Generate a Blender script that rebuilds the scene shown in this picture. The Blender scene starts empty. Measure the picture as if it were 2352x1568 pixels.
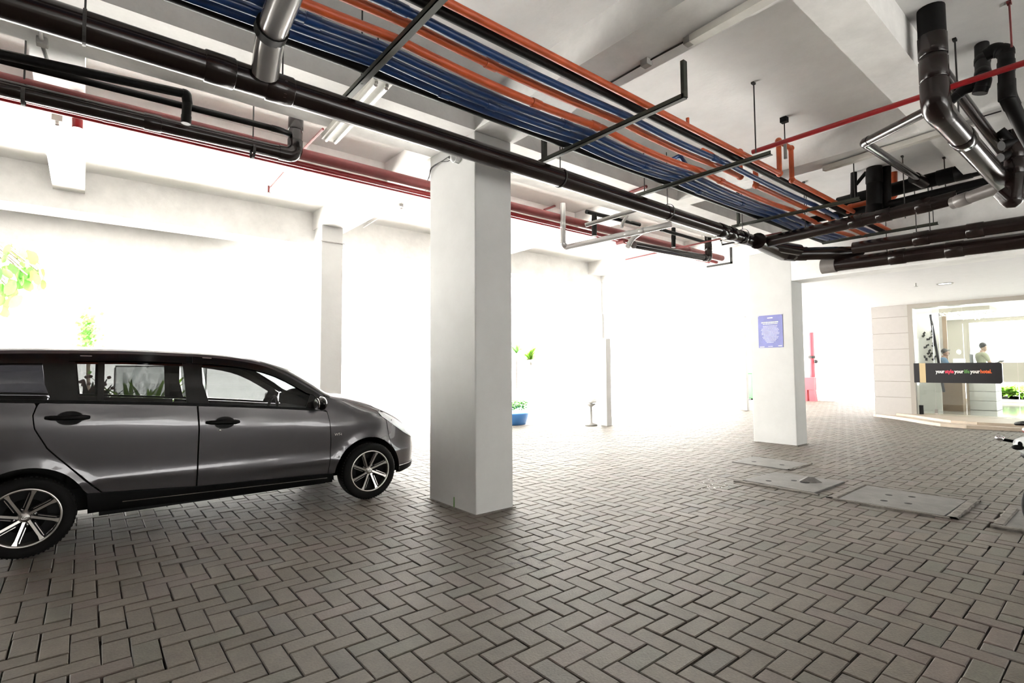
import bpy, bmesh, math, random
from math import sin, cos, pi, radians, hypot
from mathutils import Vector, Matrix
import bisect as _bis
random.seed(7)
C = bpy.context.scene.collection
V = Vector

# ------------------------------------------------------------------ camera geometry (metres; x along the beams, y towards the open side)
F, YAW, PITCH, ROLL, H = 1197.24, 0.88457687, 0.05172151, -0.00666108, 1.31
_w = V((cos(YAW)*cos(PITCH), sin(YAW)*cos(PITCH), sin(PITCH)))
_r = V((sin(YAW), -cos(YAW), 0)); _u = _r.cross(_w)
_r, _u = _r*cos(ROLL)+_u*sin(ROLL), -_r*sin(ROLL)+_u*cos(ROLL)
CAMLOC = V((0, 0, H))
def at(px, py, ax, val):
    """world point seen at a pixel of the photograph, on the plane coordinate[ax] == val"""
    d = _r*((px-1176)/F) - _u*((py-784)/F) + _w
    t = (val-CAMLOC[ax])/d[ax]
    return CAMLOC+d*t
def fl(px, py, z=0.0): return at(px, py, 2, z)

# ------------------------------------------------------------------ materials
MATS = {}
def mat(name, col, rough=.5, metal=0., coat=0., var=0., vscale=8., bump=0., bscale=60., spec=.5, emit=0., trans=0., rvar=0.):
    m = bpy.data.materials.new(name); m.use_nodes = True; nt = m.node_tree; N = nt.nodes; L = nt.links
    b = N['Principled BSDF']
    b.inputs['Base Color'].default_value = (*col, 1); b.inputs['Roughness'].default_value = rough
    b.inputs['Metallic'].default_value = metal; b.inputs['Coat Weight'].default_value = coat
    b.inputs['Coat Roughness'].default_value = .06
    b.inputs['Specular IOR Level'].default_value = spec
    if emit: b.inputs['Emission Color'].default_value = (*col, 1); b.inputs['Emission Strength'].default_value = emit
    if trans: b.inputs['Transmission Weight'].default_value = trans
    tc = N.new('ShaderNodeTexCoord')
    if var or rvar:
        n = N.new('ShaderNodeTexNoise'); n.inputs['Scale'].default_value = vscale; n.inputs['Detail'].default_value = 6; n.inputs['Roughness'].default_value = .65
        L.new(tc.outputs['Object'], n.inputs['Vector'])
        mr = N.new('ShaderNodeMapRange'); mr.inputs[1].default_value = .3; mr.inputs[2].default_value = .7
        L.new(n.outputs['Fac'], mr.inputs[0])
        if var:
            mx = N.new('ShaderNodeMix'); mx.data_type = 'RGBA'
            mx.inputs[6].default_value = (*[c*(1-var) for c in col], 1); mx.inputs[7].default_value = (*[min(1, c*(1+var*.6)) for c in col], 1)
            L.new(mr.outputs[0], mx.inputs[0]); L.new(mx.outputs[2], b.inputs['Base Color'])
        if rvar:
            m2 = N.new('ShaderNodeMapRange'); m2.inputs[3].default_value = max(0, rough-rvar); m2.inputs[4].default_value = rough+rvar
            L.new(n.outputs['Fac'], m2.inputs[0]); L.new(m2.outputs[0], b.inputs['Roughness'])
    if bump:
        n2 = N.new('ShaderNodeTexNoise'); n2.inputs['Scale'].default_value = bscale; n2.inputs['Detail'].default_value = 5
        L.new(tc.outputs['Object'], n2.inputs['Vector'])
        bp = N.new('ShaderNodeBump'); bp.inputs['Strength'].default_value = bump; bp.inputs['Distance'].default_value = .01
        L.new(n2.outputs['Fac'], bp.inputs['Height']); L.new(bp.outputs[0], b.inputs['Normal'])
    MATS[name] = m; return m
M = {}
M['ceil'] = mat('painted_ceiling', (.83, .825, .81), .85, var=.10, vscale=1.6, bump=.25, bscale=25)
M['beam'] = mat('painted_beam', (.82, .81, .79), .85, var=.14, vscale=2.5, bump=.3, bscale=18)
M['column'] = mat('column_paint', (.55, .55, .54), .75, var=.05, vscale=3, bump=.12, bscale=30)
M['white'] = mat('white_paint', (.78, .78, .77), .7, var=.03)
M['port'] = mat('portico_paint', (.74, .73, .73), .8, var=.03)
M['midwall'] = mat('grey_wall', (.36, .35, .33), .9)
M['dark'] = mat('dark_wall', (.12, .115, .11), .9)
M['pvc'] = mat('brown_black_pvc', (.010, .0055, .0048), .19, spec=.42)
M['blackpipe'] = mat('black_painted_pipe', (.003, .0027, .0027), .5, spec=.18)
M['greybrown'] = mat('grey_brown_pvc', (.16, .145, .135), .35, var=.15)
M['silver'] = mat('grey_silver_pvc', (.42, .41, .40), .22, metal=.55, coat=.3)
M['blue'] = mat('blue_pipe', (.005, .036, .14), .38, coat=.15, var=.25, vscale=9)
M['orange'] = mat('orange_pipe', (.52, .085, .022), .42, var=.2, vscale=8)
M['red'] = mat('red_pipe', (.30, .010, .014), .35, coat=.2, var=.15)
M['pink'] = mat('faded_red_pipe', (.20, .035, .035), .5, var=.2)
M['green_steel'] = mat('dark_olive_steel', (.022, .026, .016), .55, var=.3, vscale=12)
M['rod'] = mat('rod_steel', (.03, .028, .026), .6)
M['greyrod'] = mat('grey_conduit', (.35, .34, .32), .5, var=.2)
M['cable'] = mat('black_cable', (.02, .02, .02), .6)
M['tube'] = mat('tube_glass', (.85, .86, .85), .3)
M['batten'] = mat('batten_metal', (.62, .60, .55), .45, var=.1)
M['concrete'] = mat('cover_concrete', (.175, .168, .158), .85, var=.22, vscale=5, bump=.5, bscale=60)
M['cement'] = mat('cement_rim', (.175, .160, .140), .9, var=.35, vscale=14, bump=.8, bscale=40)
M['hole'] = mat('hole_black', (.01, .009, .008), .9)
M['ground'] = mat('outer_ground', (.55, .54, .52), .9, var=.2, vscale=3)
M['paint'] = mat('car_paint', (.074, .071, .078), .24, metal=.5, coat=1.0)
M['gloss'] = mat('gloss_black', (.003, .003, .0035), .10, spec=.45)
M['plastic'] = mat('black_plastic', (.004, .004, .004), .5, spec=.12)
M['rubber'] = mat('tyre_rubber', (.006, .0058, .0055), .75, bump=.1, bscale=80, spec=.15)
M['alloy'] = mat('machined_alloy', (.58, .56, .54), .25, metal=.95)
M['alloyblack'] = mat('wheel_black', (.003, .003, .003), .5, spec=.15)
M['chrome'] = mat('chrome', (.75, .75, .75), .08, metal=1.)
M['fabric'] = mat('seat_fabric', (.010, .010, .010), .9, spec=.1)
M['headlamp'] = mat('lamp_lens', (.75, .78, .8), .08, coat=.8)
M['tile'] = mat('stone_panel', (.40, .375, .355), .45, var=.04)
M['beige'] = mat('beige_frame', (.30, .275, .24), .5)
M['stone'] = mat('cream_stone', (.40, .33, .26), .5, var=.12, vscale=6)
M['brown'] = mat('brown_laminate', (.27, .19, .13), .4, var=.06)
M['taupe'] = mat('taupe_wall', (.33, .30, .26), .6)
M['signblack'] = mat('sign_black', (.010, .009, .011), .4, spec=.3)
M['gold'] = mat('sign_end_gold', (.38, .29, .16), .3, metal=.5)
M['twhite'] = mat('letter_white', (.85, .83, .80), .5)
M['tred'] = mat('letter_red', (.75, .03, .08), .5)
M['tgreen'] = mat('letter_green', (.08, .22, .05), .5)
M['torange'] = mat('letter_orange', (.80, .12, .02), .5)
M['poster'] = mat('poster_blue', (.155, .165, .43), .3, var=.2, vscale=7)
M['postertext'] = mat('poster_text', (.72, .74, .88), .5)
M['posteryellow'] = mat('poster_heading', (.62, .66, .55), .5)
M['leaf'] = mat('leaf', (.10, .26, .045), .5, var=.4, vscale=5)
M['leaf2'] = mat('leaf_light', (.22, .36, .06), .5, var=.3, vscale=5)
M['bark'] = mat('bark', (.16, .12, .09), .9, var=.3)
M['bluepot'] = mat('blue_planter', (.06, .22, .55), .5)
M['soil'] = mat('soil', (.05, .035, .025), .95)
M['skin'] = mat('skin', (.17, .085, .05), .5)
M['skin2'] = mat('skin_pale', (.38, .26, .19), .5)
M['hair'] = mat('hair', (.008, .007, .007), .5)
M['shirt'] = mat('blue_shirt', (.06, .13, .22), .8)
M['shirt2'] = mat('olive_shirt', (.30, .31, .22), .8)
M['pack'] = mat('grey_backpack', (.22, .23, .25), .8)
M['trouser'] = mat('dark_trousers', (.03, .03, .04), .8)
M['redbox'] = mat('red_cabinet', (.55, .05, .07), .45)
M['greenpaint'] = mat('green_bin_paint', (.05, .17, .06), .5)
M['scooter'] = mat('scooter_white', (.66, .68, .68), .25, coat=.5)
M['scooterred'] = mat('scooter_red', (.25, .01, .01), .3, coat=.5)
M['crystal'] = mat('crystal', (.80, .80, .78), .05, trans=.3, coat=.6)
M['glosstile'] = mat('polished_floor', (.46, .45, .43), .12, coat=.3)
M['bwall'] = mat('neighbour_wall', (.80, .80, .78), .85)
M['bglass'] = mat('neighbour_glass', (.42, .43, .44), .3)
M['lamp'] = mat('downlight_glow', (1., .97, .9), .5, emit=9.)
def glassmat(name, tint, rough=0.):
    m = bpy.data.materials.new(name); m.use_nodes = True; nt = m.node_tree; N = nt.nodes; L = nt.links
    N.remove(N['Principled BSDF']); out = N['Material Output']
    t = N.new('ShaderNodeBsdfTransparent'); t.inputs[0].default_value = (*tint, 1)
    g = N.new('ShaderNodeBsdfGlossy'); g.inputs['Roughness'].default_value = rough; g.inputs[0].default_value = (.9, .9, .9, 1)
    fr = N.new('ShaderNodeFresnel'); fr.inputs[0].default_value = 1.5
    mx = N.new('ShaderNodeMixShader'); L.new(fr.outputs[0], mx.inputs[0]); L.new(t.outputs[0], mx.inputs[1]); L.new(g.outputs[0], mx.inputs[2])
    L.new(mx.outputs[0], out.inputs[0]); return m
def thin(name, col, tr=.5, clear=0.):
    m = mat(name, col, .4, var=.3, vscale=9); nt = m.node_tree; N = nt.nodes; L = nt.links; b = N['Principled BSDF']; out = N['Material Output']
    t = N.new('ShaderNodeBsdfTranslucent'); t.inputs[0].default_value = (*col, 1); mx = N.new('ShaderNodeMixShader'); mx.inputs[0].default_value = tr
    L.new(b.outputs[0], mx.inputs[1]); L.new(t.outputs[0], mx.inputs[2]); last = mx.outputs[0]
    if clear:
        c = N.new('ShaderNodeBsdfTransparent'); m2 = N.new('ShaderNodeMixShader'); n = N.new('ShaderNodeTexNoise'); n.inputs['Scale'].default_value = 7
        mr = N.new('ShaderNodeMapRange'); mr.inputs[1].default_value = .4; mr.inputs[2].default_value = .6; mr.inputs[3].default_value = 0; mr.inputs[4].default_value = clear
        L.new(n.outputs['Fac'], mr.inputs[0]); L.new(mr.outputs[0], m2.inputs[0]); L.new(last, m2.inputs[1]); L.new(c.outputs[0], m2.inputs[2]); last = m2.outputs[0]
    L.new(last, out.inputs[0]); return m
M['sheet'] = thin('plastic_sheet', (.66, .70, .70), .6, .35)
M['leaf'] = thin('leaf', (.10, .26, .045), .4)
M['leaf2'] = thin('leaf_light', (.20, .36, .05), .45)
M['carglass'] = glassmat('tinted_window', (.20, .205, .205))
M['darkglass'] = glassmat('dark_tinted_window', (.05, .05, .055))
M['windshield'] = glassmat('windshield_glass', (.45, .50, .485))
M['clearglass'] = glassmat('shop_glass', (.90, .94, .92))

# ------------------------------------------------------------------ mesh builder
class MB:
    def __init__(s): s.v = []; s.f = []; s.sm = []
    def add(s, vs, fs, smooth=False):
        o = len(s.v); s.v += [V(p) for p in vs]; s.f += [tuple(i+o for i in f) for f in fs]; s.sm += [smooth]*len(fs); return s
    def box(s, a, b, bev=0.):
        x0, y0, z0 = [min(p, q) for p, q in zip(a, b)]; x1, y1, z1 = [max(p, q) for p, q in zip(a, b)]
        if bev:
            bm = bmesh.new(); bmesh.ops.create_cube(bm, size=1)
            for v in bm.verts: v.co = V(((x0+x1)/2+v.co.x*(x1-x0), (y0+y1)/2+v.co.y*(y1-y0), (z0+z1)/2+v.co.z*(z1-z0)))
            bmesh.ops.bevel(bm, geom=bm.edges[:], offset=bev, segments=2, affect='EDGES', profile=.6)
            bm.verts.index_update(); s.add([v.co.copy() for v in bm.verts], [[q.index for q in f.verts] for f in bm.faces]); bm.free(); return s
        return s.add([(x0,y0,z0),(x1,y0,z0),(x1,y1,z0),(x0,y1,z0),(x0,y0,z1),(x1,y0,z1),(x1,y1,z1),(x0,y1,z1)],
                     [(0,3,2,1),(4,5,6,7),(0,1,5,4),(1,2,6,5),(2,3,7,6),(3,0,4,7)])
    def bar(s, p, q, w, h, up=(0,0,1)):
        p, q = V(p), V(q); d = (q-p).normalized(); up = V(up)
        if abs(d.dot(up)) > .97: up = V((1,0,0))
        a = d.cross(up).normalized()*w/2; b = a.cross(d).normalized()*h/2
        vs = [p-a-b, p+a-b, p+a+b, p-a+b, q-a-b, q+a-b, q+a+b, q-a+b]
        return s.add(vs, [(0,3,2,1),(4,5,6,7),(0,1,5,4),(1,2,6,5),(2,3,7,6),(3,0,4,7)])
    def tube(s, pts, r, n=14, cap=True, radii=None):
        pts = [V(p) for p in pts]; m = len(pts); T = []
        for i in range(m):
            a = pts[max(0, i-1)]; b = pts[min(m-1, i+1)]; T.append((b-a).normalized())
        nrm = V((0,0,1)) if abs(T[0].z) < .9 else V((1,0,0)); nrm = (nrm-T[0]*nrm.dot(T[0])).normalized()
        vs = []
        for i in range(m):
            nrm = (nrm-T[i]*nrm.dot(T[i])); nrm = nrm.normalized(); bn = T[i].cross(nrm)
            rr = radii[i] if radii else r
            for k in range(n):
                a = 2*pi*k/n; vs.append(pts[i]+nrm*(cos(a)*rr)+bn*(sin(a)*rr))
        fs = [(i*n+k, i*n+(k+1)%n, (i+1)*n+(k+1)%n, (i+1)*n+k) for i in range(m-1) for k in range(n)]
        s.add(vs, fs, True)
        if cap:
            s.add([vs[k] for k in range(n)], [tuple(range(n-1, -1, -1))]); s.add(vs[-n:], [tuple(range(n))])
        return s
    def lathe(s, prof, c=(0,0,0), axis='z', n=32, smooth=True):
        c = V(c); vs = []
        for r, h in prof:
            for k in range(n):
                a = 2*pi*k/n
                if axis == 'z': p = V((r*cos(a), r*sin(a), h))
                elif axis == 'y': p = V((r*cos(a), h, r*sin(a)))
                else: p = V((h, r*cos(a), r*sin(a)))
                vs.append(c+p)
        m = len(prof)
        return s.add(vs, [(i*n+k, i*n+(k+1)%n, (i+1)*n+(k+1)%n, (i+1)*n+k) for i in range(m-1) for k in range(n)], smooth)
    def ell(s, c, r, n=16, m=10):
        c = V(c); prof = []
        vs = []; 
        for i in range(m+1):
            t = pi*i/m
            for k in range(n):
                a = 2*pi*k/n; vs.append(c+V((r[0]*sin(t)*cos(a), r[1]*sin(t)*sin(a), r[2]*cos(t))))
        return s.add(vs, [(i*n+k, (i+1)*n+k, (i+1)*n+(k+1)%n, i*n+(k+1)%n) for i in range(m) for k in range(n)], True)
    def poly(s, pts, ext):
        n = len(pts); pts = [V(p) for p in pts]; e = V(ext)
        return s.add(pts+[p+e for p in pts], [tuple(range(n-1, -1, -1)), tuple(range(n, 2*n))]+[(i, (i+1) % n, n+(i+1) % n, n+i) for i in range(n)])
    def grid(s, rows, smooth=True):
        n = len(rows[0]); vs = [p for r in rows for p in r]
        return s.add(vs, [(i*n+k, i*n+k+1, (i+1)*n+k+1, (i+1)*n+k) for i in range(len(rows)-1) for k in range(n-1)], smooth)
    def build(s, name, m, parent=None, fix=True, loc=None):
        me = bpy.data.meshes.new(name); off = V((0,0,0))
        if parent is not None:
            q = parent
            while q is not None: off = off+q.location; q = q.parent
        org = V(loc) if loc is not None else V((0,0,0))
        me.from_pydata([tuple(p-off-org) for p in s.v], [], s.f)
        if fix:
            bm = bmesh.new(); bm.from_mesh(me); bmesh.ops.recalc_face_normals(bm, faces=bm.faces[:]); bm.to_mesh(me); bm.free()
        for i, p in enumerate(me.polygons): p.use_smooth = s.sm[i]
        me.materials.append(m if not isinstance(m, str) else M[m]); me.update()
        o = bpy.data.objects.new(name, me); C.objects.link(o); o.location = org
        if parent is not None: o.parent = parent
        return o
def tag(o, label, cat, group=None, kind=None):
    if label: o['label'] = label
    if cat: o['category'] = cat
    if group: o['group'] = group
    if kind: o['kind'] = kind
    return o
def thing(name, label, cat, loc=(0,0,0), group=None):
    o = bpy.data.objects.new(name, None); C.objects.link(o); o.location = V(loc); o.empty_display_size = .1
    return tag(o, label, cat, group)
def struct(o): o['kind'] = 'structure'; return o
def box(a, b, bev=0.): return MB().box(a, b, bev)
def fillet(pts, rad):
    pts = [V(p) for p in pts]; out = [pts[0]]
    for i in range(1, len(pts)-1):
        a, b, c = pts[i-1], pts[i], pts[i+1]; d0 = (a-b); d1 = (c-b)
        r = min(rad, d0.length*.45, d1.length*.45); p0 = b+d0.normalized()*r; p1 = b+d1.normalized()*r
        for k in range(7):
            t = k/6; out.append((p0*(1-t)+b*t)*(1-t)+(b*(1-t)+p1*t)*t)
    out.append(pts[-1]); return out
def sagline(p, q, n=10, sag=0.):
    p, q = V(p), V(q); return [p.lerp(q, i/n)-V((0,0,sag*4*(i/n)*(1-i/n))) for i in range(n+1)]
def ring_on(p, q, t, r, l=.09):
    p, q = V(p), V(q); d = (q-p).normalized(); c = p.lerp(q, t)
    m = MB(); m.tube([c-d*l/2, c-d*(l/2-.006), c+d*(l/2-.006), c+d*l/2], r, 16, True, [r*.95, r, r, r*.95]); return m
def pipe(name, label, pts, r, m, cat='pipe', rings=(), elbows=True, rad=None, group=None, ringm=None, sides=16):
    """a pipe run along world points, with couplings (segment index, fraction) and elbows as parts"""
    pts = [V(p) for p in pts]
    t = thing(name, label, cat, pts[0], group)
    MB().tube(fillet(pts, rad or r*2.0), r, sides).build('pipe_run', m, t)
    for si, fr in rings: ring_on(pts[si], pts[si+1], fr, r*1.09, max(.05, r*1.9)).build('coupling', ringm or m, t)
    if elbows:
        for i in range(1, len(pts)-1):
            d0 = (pts[i-1]-pts[i]).normalized(); d1 = (pts[i+1]-pts[i]).normalized()
            if d0.dot(d1) > -.97:
                L = min(r*2.3, (pts[i-1]-pts[i]).length*.45, (pts[i+1]-pts[i]).length*.45)
                MB().tube(fillet([pts[i]+d0*L, pts[i], pts[i]+d1*L], r*2.0), r*1.09, sides).build('elbow', ringm or m, t)
    return t
def rod(label, top, bot, r=.006, m='rod', plate=True, strap=None, group=None, name='hanger_rod'):
    t = thing(name, label, 'hanger', top, group)
    MB().tube([top, bot], r, 8).build('rod', m, t)
    if plate: MB().box(V(top)-V((.028,.012,.016)), V(top)+V((.014,.012,0))).build('ceiling_anchor', m, t)
    if strap:
        c = V(bot)-V((0,0,strap)); ax = 'x'
        pts = [c+V((0, cos(a)*strap*1.06, sin(a)*strap*1.06)) for a in [pi/2+2*pi*k/24 for k in range(25)]]
        s_ = MB()
        for k in range(24): s_.bar(pts[k], pts[k+1], .022, .004, (pts[k]-c))
        s_.build('clamp', m, t)
    return t

# ------------------------------------------------------------------ floor: herringbone concrete pavers
def paver_material():
    m = bpy.data.materials.new('concrete_paver'); m.use_nodes = True; nt = m.node_tree; N = nt.nodes; L = nt.links
    b = N['Principled BSDF']; b.inputs['Roughness'].default_value = .62; b.inputs['Specular IOR Level'].default_value = .45
    at_ = N.new('ShaderNodeAttribute'); at_.attribute_name = 'tone'
    tc = N.new('ShaderNodeTexCoord')
    n1 = N.new('ShaderNodeTexNoise'); n1.inputs['Scale'].default_value = 1.1; n1.inputs['Detail'].default_value = 5
    n2 = N.new('ShaderNodeTexNoise'); n2.inputs['Scale'].default_value = 90; n2.inputs['Detail'].default_value = 4
    n3 = N.new('ShaderNodeTexNoise'); n3.inputs['Scale'].default_value = 14; n3.inputs['Detail'].default_value = 6
    for n in (n1, n2, n3): L.new(tc.outputs['Object'], n.inputs['Vector'])
    def mr(src, a, b_, lo, hi):
        r = N.new('ShaderNodeMapRange'); r.inputs[1].default_value = a; r.inputs[2].default_value = b_; r.inputs[3].default_value = lo; r.inputs[4].default_value = hi
        L.new(src, r.inputs[0]); return r.outputs[0]
    def mul(a, b_):
        k = N.new('ShaderNodeMath'); k.operation = 'MULTIPLY'; L.new(a, k.inputs[0]); L.new(b_, k.inputs[1]); return k.outputs[0]
    f = mul(mul(mr(n1.outputs['Fac'], .3, .7, .86, 1.12), mr(n2.outputs['Fac'], .3, .7, .86, 1.12)), mr(n3.outputs['Fac'], .3, .7, .88, 1.08))
    # oil stain spots near the column (real dirt with its own shape)
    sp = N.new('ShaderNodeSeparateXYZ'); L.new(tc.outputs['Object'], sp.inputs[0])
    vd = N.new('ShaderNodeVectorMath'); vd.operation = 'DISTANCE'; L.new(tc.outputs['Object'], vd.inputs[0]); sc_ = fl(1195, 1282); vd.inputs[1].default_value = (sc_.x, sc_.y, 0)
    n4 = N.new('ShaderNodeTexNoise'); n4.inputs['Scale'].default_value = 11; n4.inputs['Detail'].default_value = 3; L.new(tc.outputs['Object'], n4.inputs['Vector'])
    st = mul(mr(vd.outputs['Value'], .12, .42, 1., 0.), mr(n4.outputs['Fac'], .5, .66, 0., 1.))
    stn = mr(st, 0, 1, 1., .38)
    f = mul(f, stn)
    vm = N.new('ShaderNodeVectorMath'); vm.operation = 'SCALE'; L.new(at_.outputs['Color'], vm.inputs[0]); L.new(f, vm.inputs['Scale'])
    L.new(vm.outputs[0], b.inputs['Base Color'])
    bp = N.new('ShaderNodeBump'); bp.inputs['Strength'].default_value = .5; bp.inputs['Distance'].default_value = .004
    L.new(n2.outputs['Fac'], bp.inputs['Height']); L.new(bp.outputs[0], b.inputs['Normal'])
    return m
M['paver'] = paver_material()
M['mortar'] = mat('joint_sand', (.045, .038, .028), .95, var=.3, vscale=10)
COVERS = []   # floor rectangles (x0,y0,x1,y1) where the pavers stop
COVERS += [(5.83, 2.22, 6.66, 3.04), (5.69, 1.10, 6.71, 2.04), (6.90, 2.95, 7.60, 3.74), (5.66, 0.05, 6.60, .90)]
def pavers(x0, x1, y0, y1, w=.112, ox=0., oy=0.):
    vs = []; fs = []; cols = []
    i0 = int(math.floor((x0-ox)/w)); i1 = int(math.ceil((x1-ox)/w)); j0 = int(math.floor((y0-oy)/w)); j1 = int(math.ceil((y1-oy)/w))
    rnd = random.Random(3)
    for i in range(i0, i1):
        for j in range(j0, j1):
            s = (i+j) % 4
            if s == 0: sx, sy = 2, 1
            elif s == 2: sx, sy = 1, 2
            else: continue
            ax, ay = ox+i*w, oy+j*w; bx, by = ax+sx*w, ay+sy*w
            cx, cy = (ax+bx)/2, (ay+by)/2
            if any(c[0]-.01 < ax and bx < c[2]+.01 and c[1]-.01 < ay and by < c[3]+.01 for c in COVERS): continue
            far = hypot(cx, cy) > 12
            g = rnd.uniform(.0022, .0038)+(.003 if rnd.random() < .07 else 0)
            z = rnd.uniform(-.0022, .0012); rot = rnd.gauss(0, .006); dx = rnd.gauss(0, .0009); dy = rnd.gauss(0, .0009)
            tx = rnd.gauss(0, .008); ty = rnd.gauss(0, .008)
            hx, hy = (bx-ax)/2-g, (by-ay)/2-g; bv = .004; base = len(vs)
            for (q, zz) in ((bv, z), (0, z-.004), (0, -.035)):
                for sx_, sy_ in ((-1,-1),(1,-1),(1,1),(-1,1)):
                    lx, ly = sx_*(hx-q), sy_*(hy-q)
                    vs.append((cx+dx+lx*cos(rot)-ly*sin(rot), cy+dy+lx*sin(rot)+ly*cos(rot), zz+(tx*lx+ty*ly)*.5 if zz > -.03 else zz))
            F_ = [(0,1,2,3)]+[(k, 4+k, 4+(k+1) % 4, (k+1) % 4) for k in range(4)]+[(4+k, 8+k, 8+(k+1) % 4, 4+(k+1) % 4) for k in range(4)]
            fs += [tuple(base+q for q in f) for f in F_]
            t = rnd.uniform(.90, 1.09); h = rnd.random()
            base_c = (.110, .093, .073)
            if h < .10: base_c = (.102, .094, .073)
            elif h < .22: base_c = (.117, .093, .078)
            elif h < .27: base_c = (.102, .091, .077)
            c = tuple(q*t for q in base_c); cols += [c]*12
    me = bpy.data.meshes.new('floor'); me.from_pydata(vs, [], fs)
    ca = me.color_attributes.new('tone', 'FLOAT_COLOR', 'POINT')
    for k, c in enumerate(cols): ca.data[k].color = (*c, 1)
    me.materials.append(M['paver']); me.update()
    o = bpy.data.objects.new('floor', me); C.objects.link(o); return struct(o)
pavers(-2.2, 21.5, -1.0, 10.5, ox=1.661, oy=2.131)
struct(box((-12, -12, -.2), (23, 10.6, -.03)).build('floor', 'mortar'))
g_ = MB().box((-40, 10.6, -.2), (60, 60, -.005)); g_.box((23, -12, -.2), (60, 10.6, -.005)); g_.box((-40, -12, -.2), (-12, 10.6, -.005)); struct(g_.build('floor', 'ground'))
struct(box((-12, -12, -.03), (23, -1.0, -.004)).build('floor', 'ground'))

# ------------------------------------------------------------------ ceiling, beams and columns
ZC, ZS = 3.80, 3.52
struct(box((-12, -10, ZC), (9.6, 8.7, ZC+.25)).build('ceiling', 'ceil'))
struct(box((9.6, -10, 2.84), (23, 8.7, 3.1)).build('ceiling', 'port'))
struct(box((9.6, -10, 3.1), (23, 8.7, 4.05)).build('ceiling', 'ceil'))
def beam(a, b): return struct(MB().box(a, b).build('trim_%d' % beam.n, 'beam'))
beam.n = 1
BE = [((-12, 3.87, ZS), (9.15, 4.66, ZC)),             # main beam over the columns
      ((2.74, -10, ZS), (3.20, 3.87, ZC)), ((2.74, 4.66, ZS), (3.20, 8.32, ZC)),
      ((9.15, -10, 2.75), (9.6, 3.75, ZC)), ((9.15, 4.45, ZS), (9.6, 8.32, ZC)), ((9.15, 3.75, 3.3), (9.6, 4.45, ZC)),
      ((-12, .99, ZS), (2.74, 1.27, ZC)), ((3.20, .99, ZS), (9.15, 1.27, ZC)),
      ((3.20, 5.75, ZS), (9.15, 6.03, ZC)), ((-12, 5.75, ZS), (2.74, 6.03, ZC)),
      ((6.03, -10, ZS), (6.32, .99, ZC)), ((6.03, 1.27, ZS), (6.32, 3.87, ZC)), ((6.03, 4.66, ZS), (6.32, 5.75, ZC)), ((6.03, 6.03, ZS), (6.32, 8.32, ZC)),
      ((-.36, -10, ZS), (-.06, .99, ZC)), ((-.36, 1.27, ZS), (-.06, 3.87, ZC)), ((-.36, 4.66, ZS), (-.06, 5.75, ZC)), ((-.36, 6.03, ZS), (-.06, 8.32, ZC)),
      ((-12, 8.32, 3.29), (9.6, 8.8, ZC)), ((-12, 9.0, 2.98), (2.2, 9.25, 3.75)), ((-12, 8.8, 3.6), (2.2, 9.0, 3.75))]
for a, b in BE: beam(a, b); beam.n += 1
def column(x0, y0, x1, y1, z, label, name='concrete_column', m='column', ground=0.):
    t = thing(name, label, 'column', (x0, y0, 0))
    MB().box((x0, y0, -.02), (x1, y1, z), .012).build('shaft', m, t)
    ft = MB(); rnd = random.Random(int(x0*10))
    ft.box((x0-.022, y0-.022, -.02), (x1+.022, y1+.022, .006), .006); ft.build('mortar_joint', 'cement', t); return t
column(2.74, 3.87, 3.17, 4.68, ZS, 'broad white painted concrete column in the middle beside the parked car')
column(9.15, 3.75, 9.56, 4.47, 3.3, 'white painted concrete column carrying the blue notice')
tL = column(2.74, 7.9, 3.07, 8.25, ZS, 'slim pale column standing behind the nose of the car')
MB().box((2.725, 7.885, 3.262), (3.085, 8.265, 3.274)).build('joint_line', 'greyrod', tL)
t = column(9.14, 7.80, 9.31, 7.98, 1.98, 'thin stepped white post out in the glare between the two big columns', 'stepped_post')
MB().box((9.14, 7.9, 1.98), (9.22, 8.0, 2.55)).build('upper_shaft', 'column', t); MB().box((9.12, 7.9, 2.55), (9.18, 8.1, 3.28)).build('top_shaft', 'column', t)
column(15.50, 7.75, 15.64, 7.95, 2.84, 'distant thin white post left of the notice column')
# ceiling of rest: walls out of frame that shade the garage
struct(box((-4.2, -10, 0), (-4, 8.1, 3.8)).build('wall_left', 'dark'))
wb = MB().box((-12, -10.2, 0), (0, -10, 4.05)); wb.box((8, -10.2, 0), (23, -10, 4.05)); wb.box((0, -10.2, 2.7), (8, -10, 4.05)); wb.box((4.5, -10.2, 0), (5.3, -10, 2.7)); struct(wb.build('wall_back', 'white'))

struct(box((-20, -19.4, 0), (30, -19, 7)).build('wall_back', 'bwall'))
# neighbour building and garden across the yard, washed out by daylight
nb = thing('neighbour_building', 'white neighbouring building with square windows beyond the yard', 'building', (-14, 17, 0))
MB().box((-14, 17, 0), (40, 20, 12)).build('wall', 'bwall', nb)
for (x0, x1, z0, z1) in ((at(275, 640, 1, 17).x, at(360, 640, 1, 17).x, 4.0, 5.0), (at(371, 640, 1, 17).x, at(450, 640, 1, 17).x, 4.0, 5.0)):
    w = MB(); w.box((x0, 16.93, z0), (x1, 17.02, z1)).build('window', 'bglass', nb); box((x0, 16.9, z0+.45), (x1, 16.98, z0+.52)).build('window_bar', 'bwall', nb)
for z in (3.6,): box((-14, 16.7, z), (40, 17, z+.12)).build('ledge', 'bwall', nb)

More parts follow.
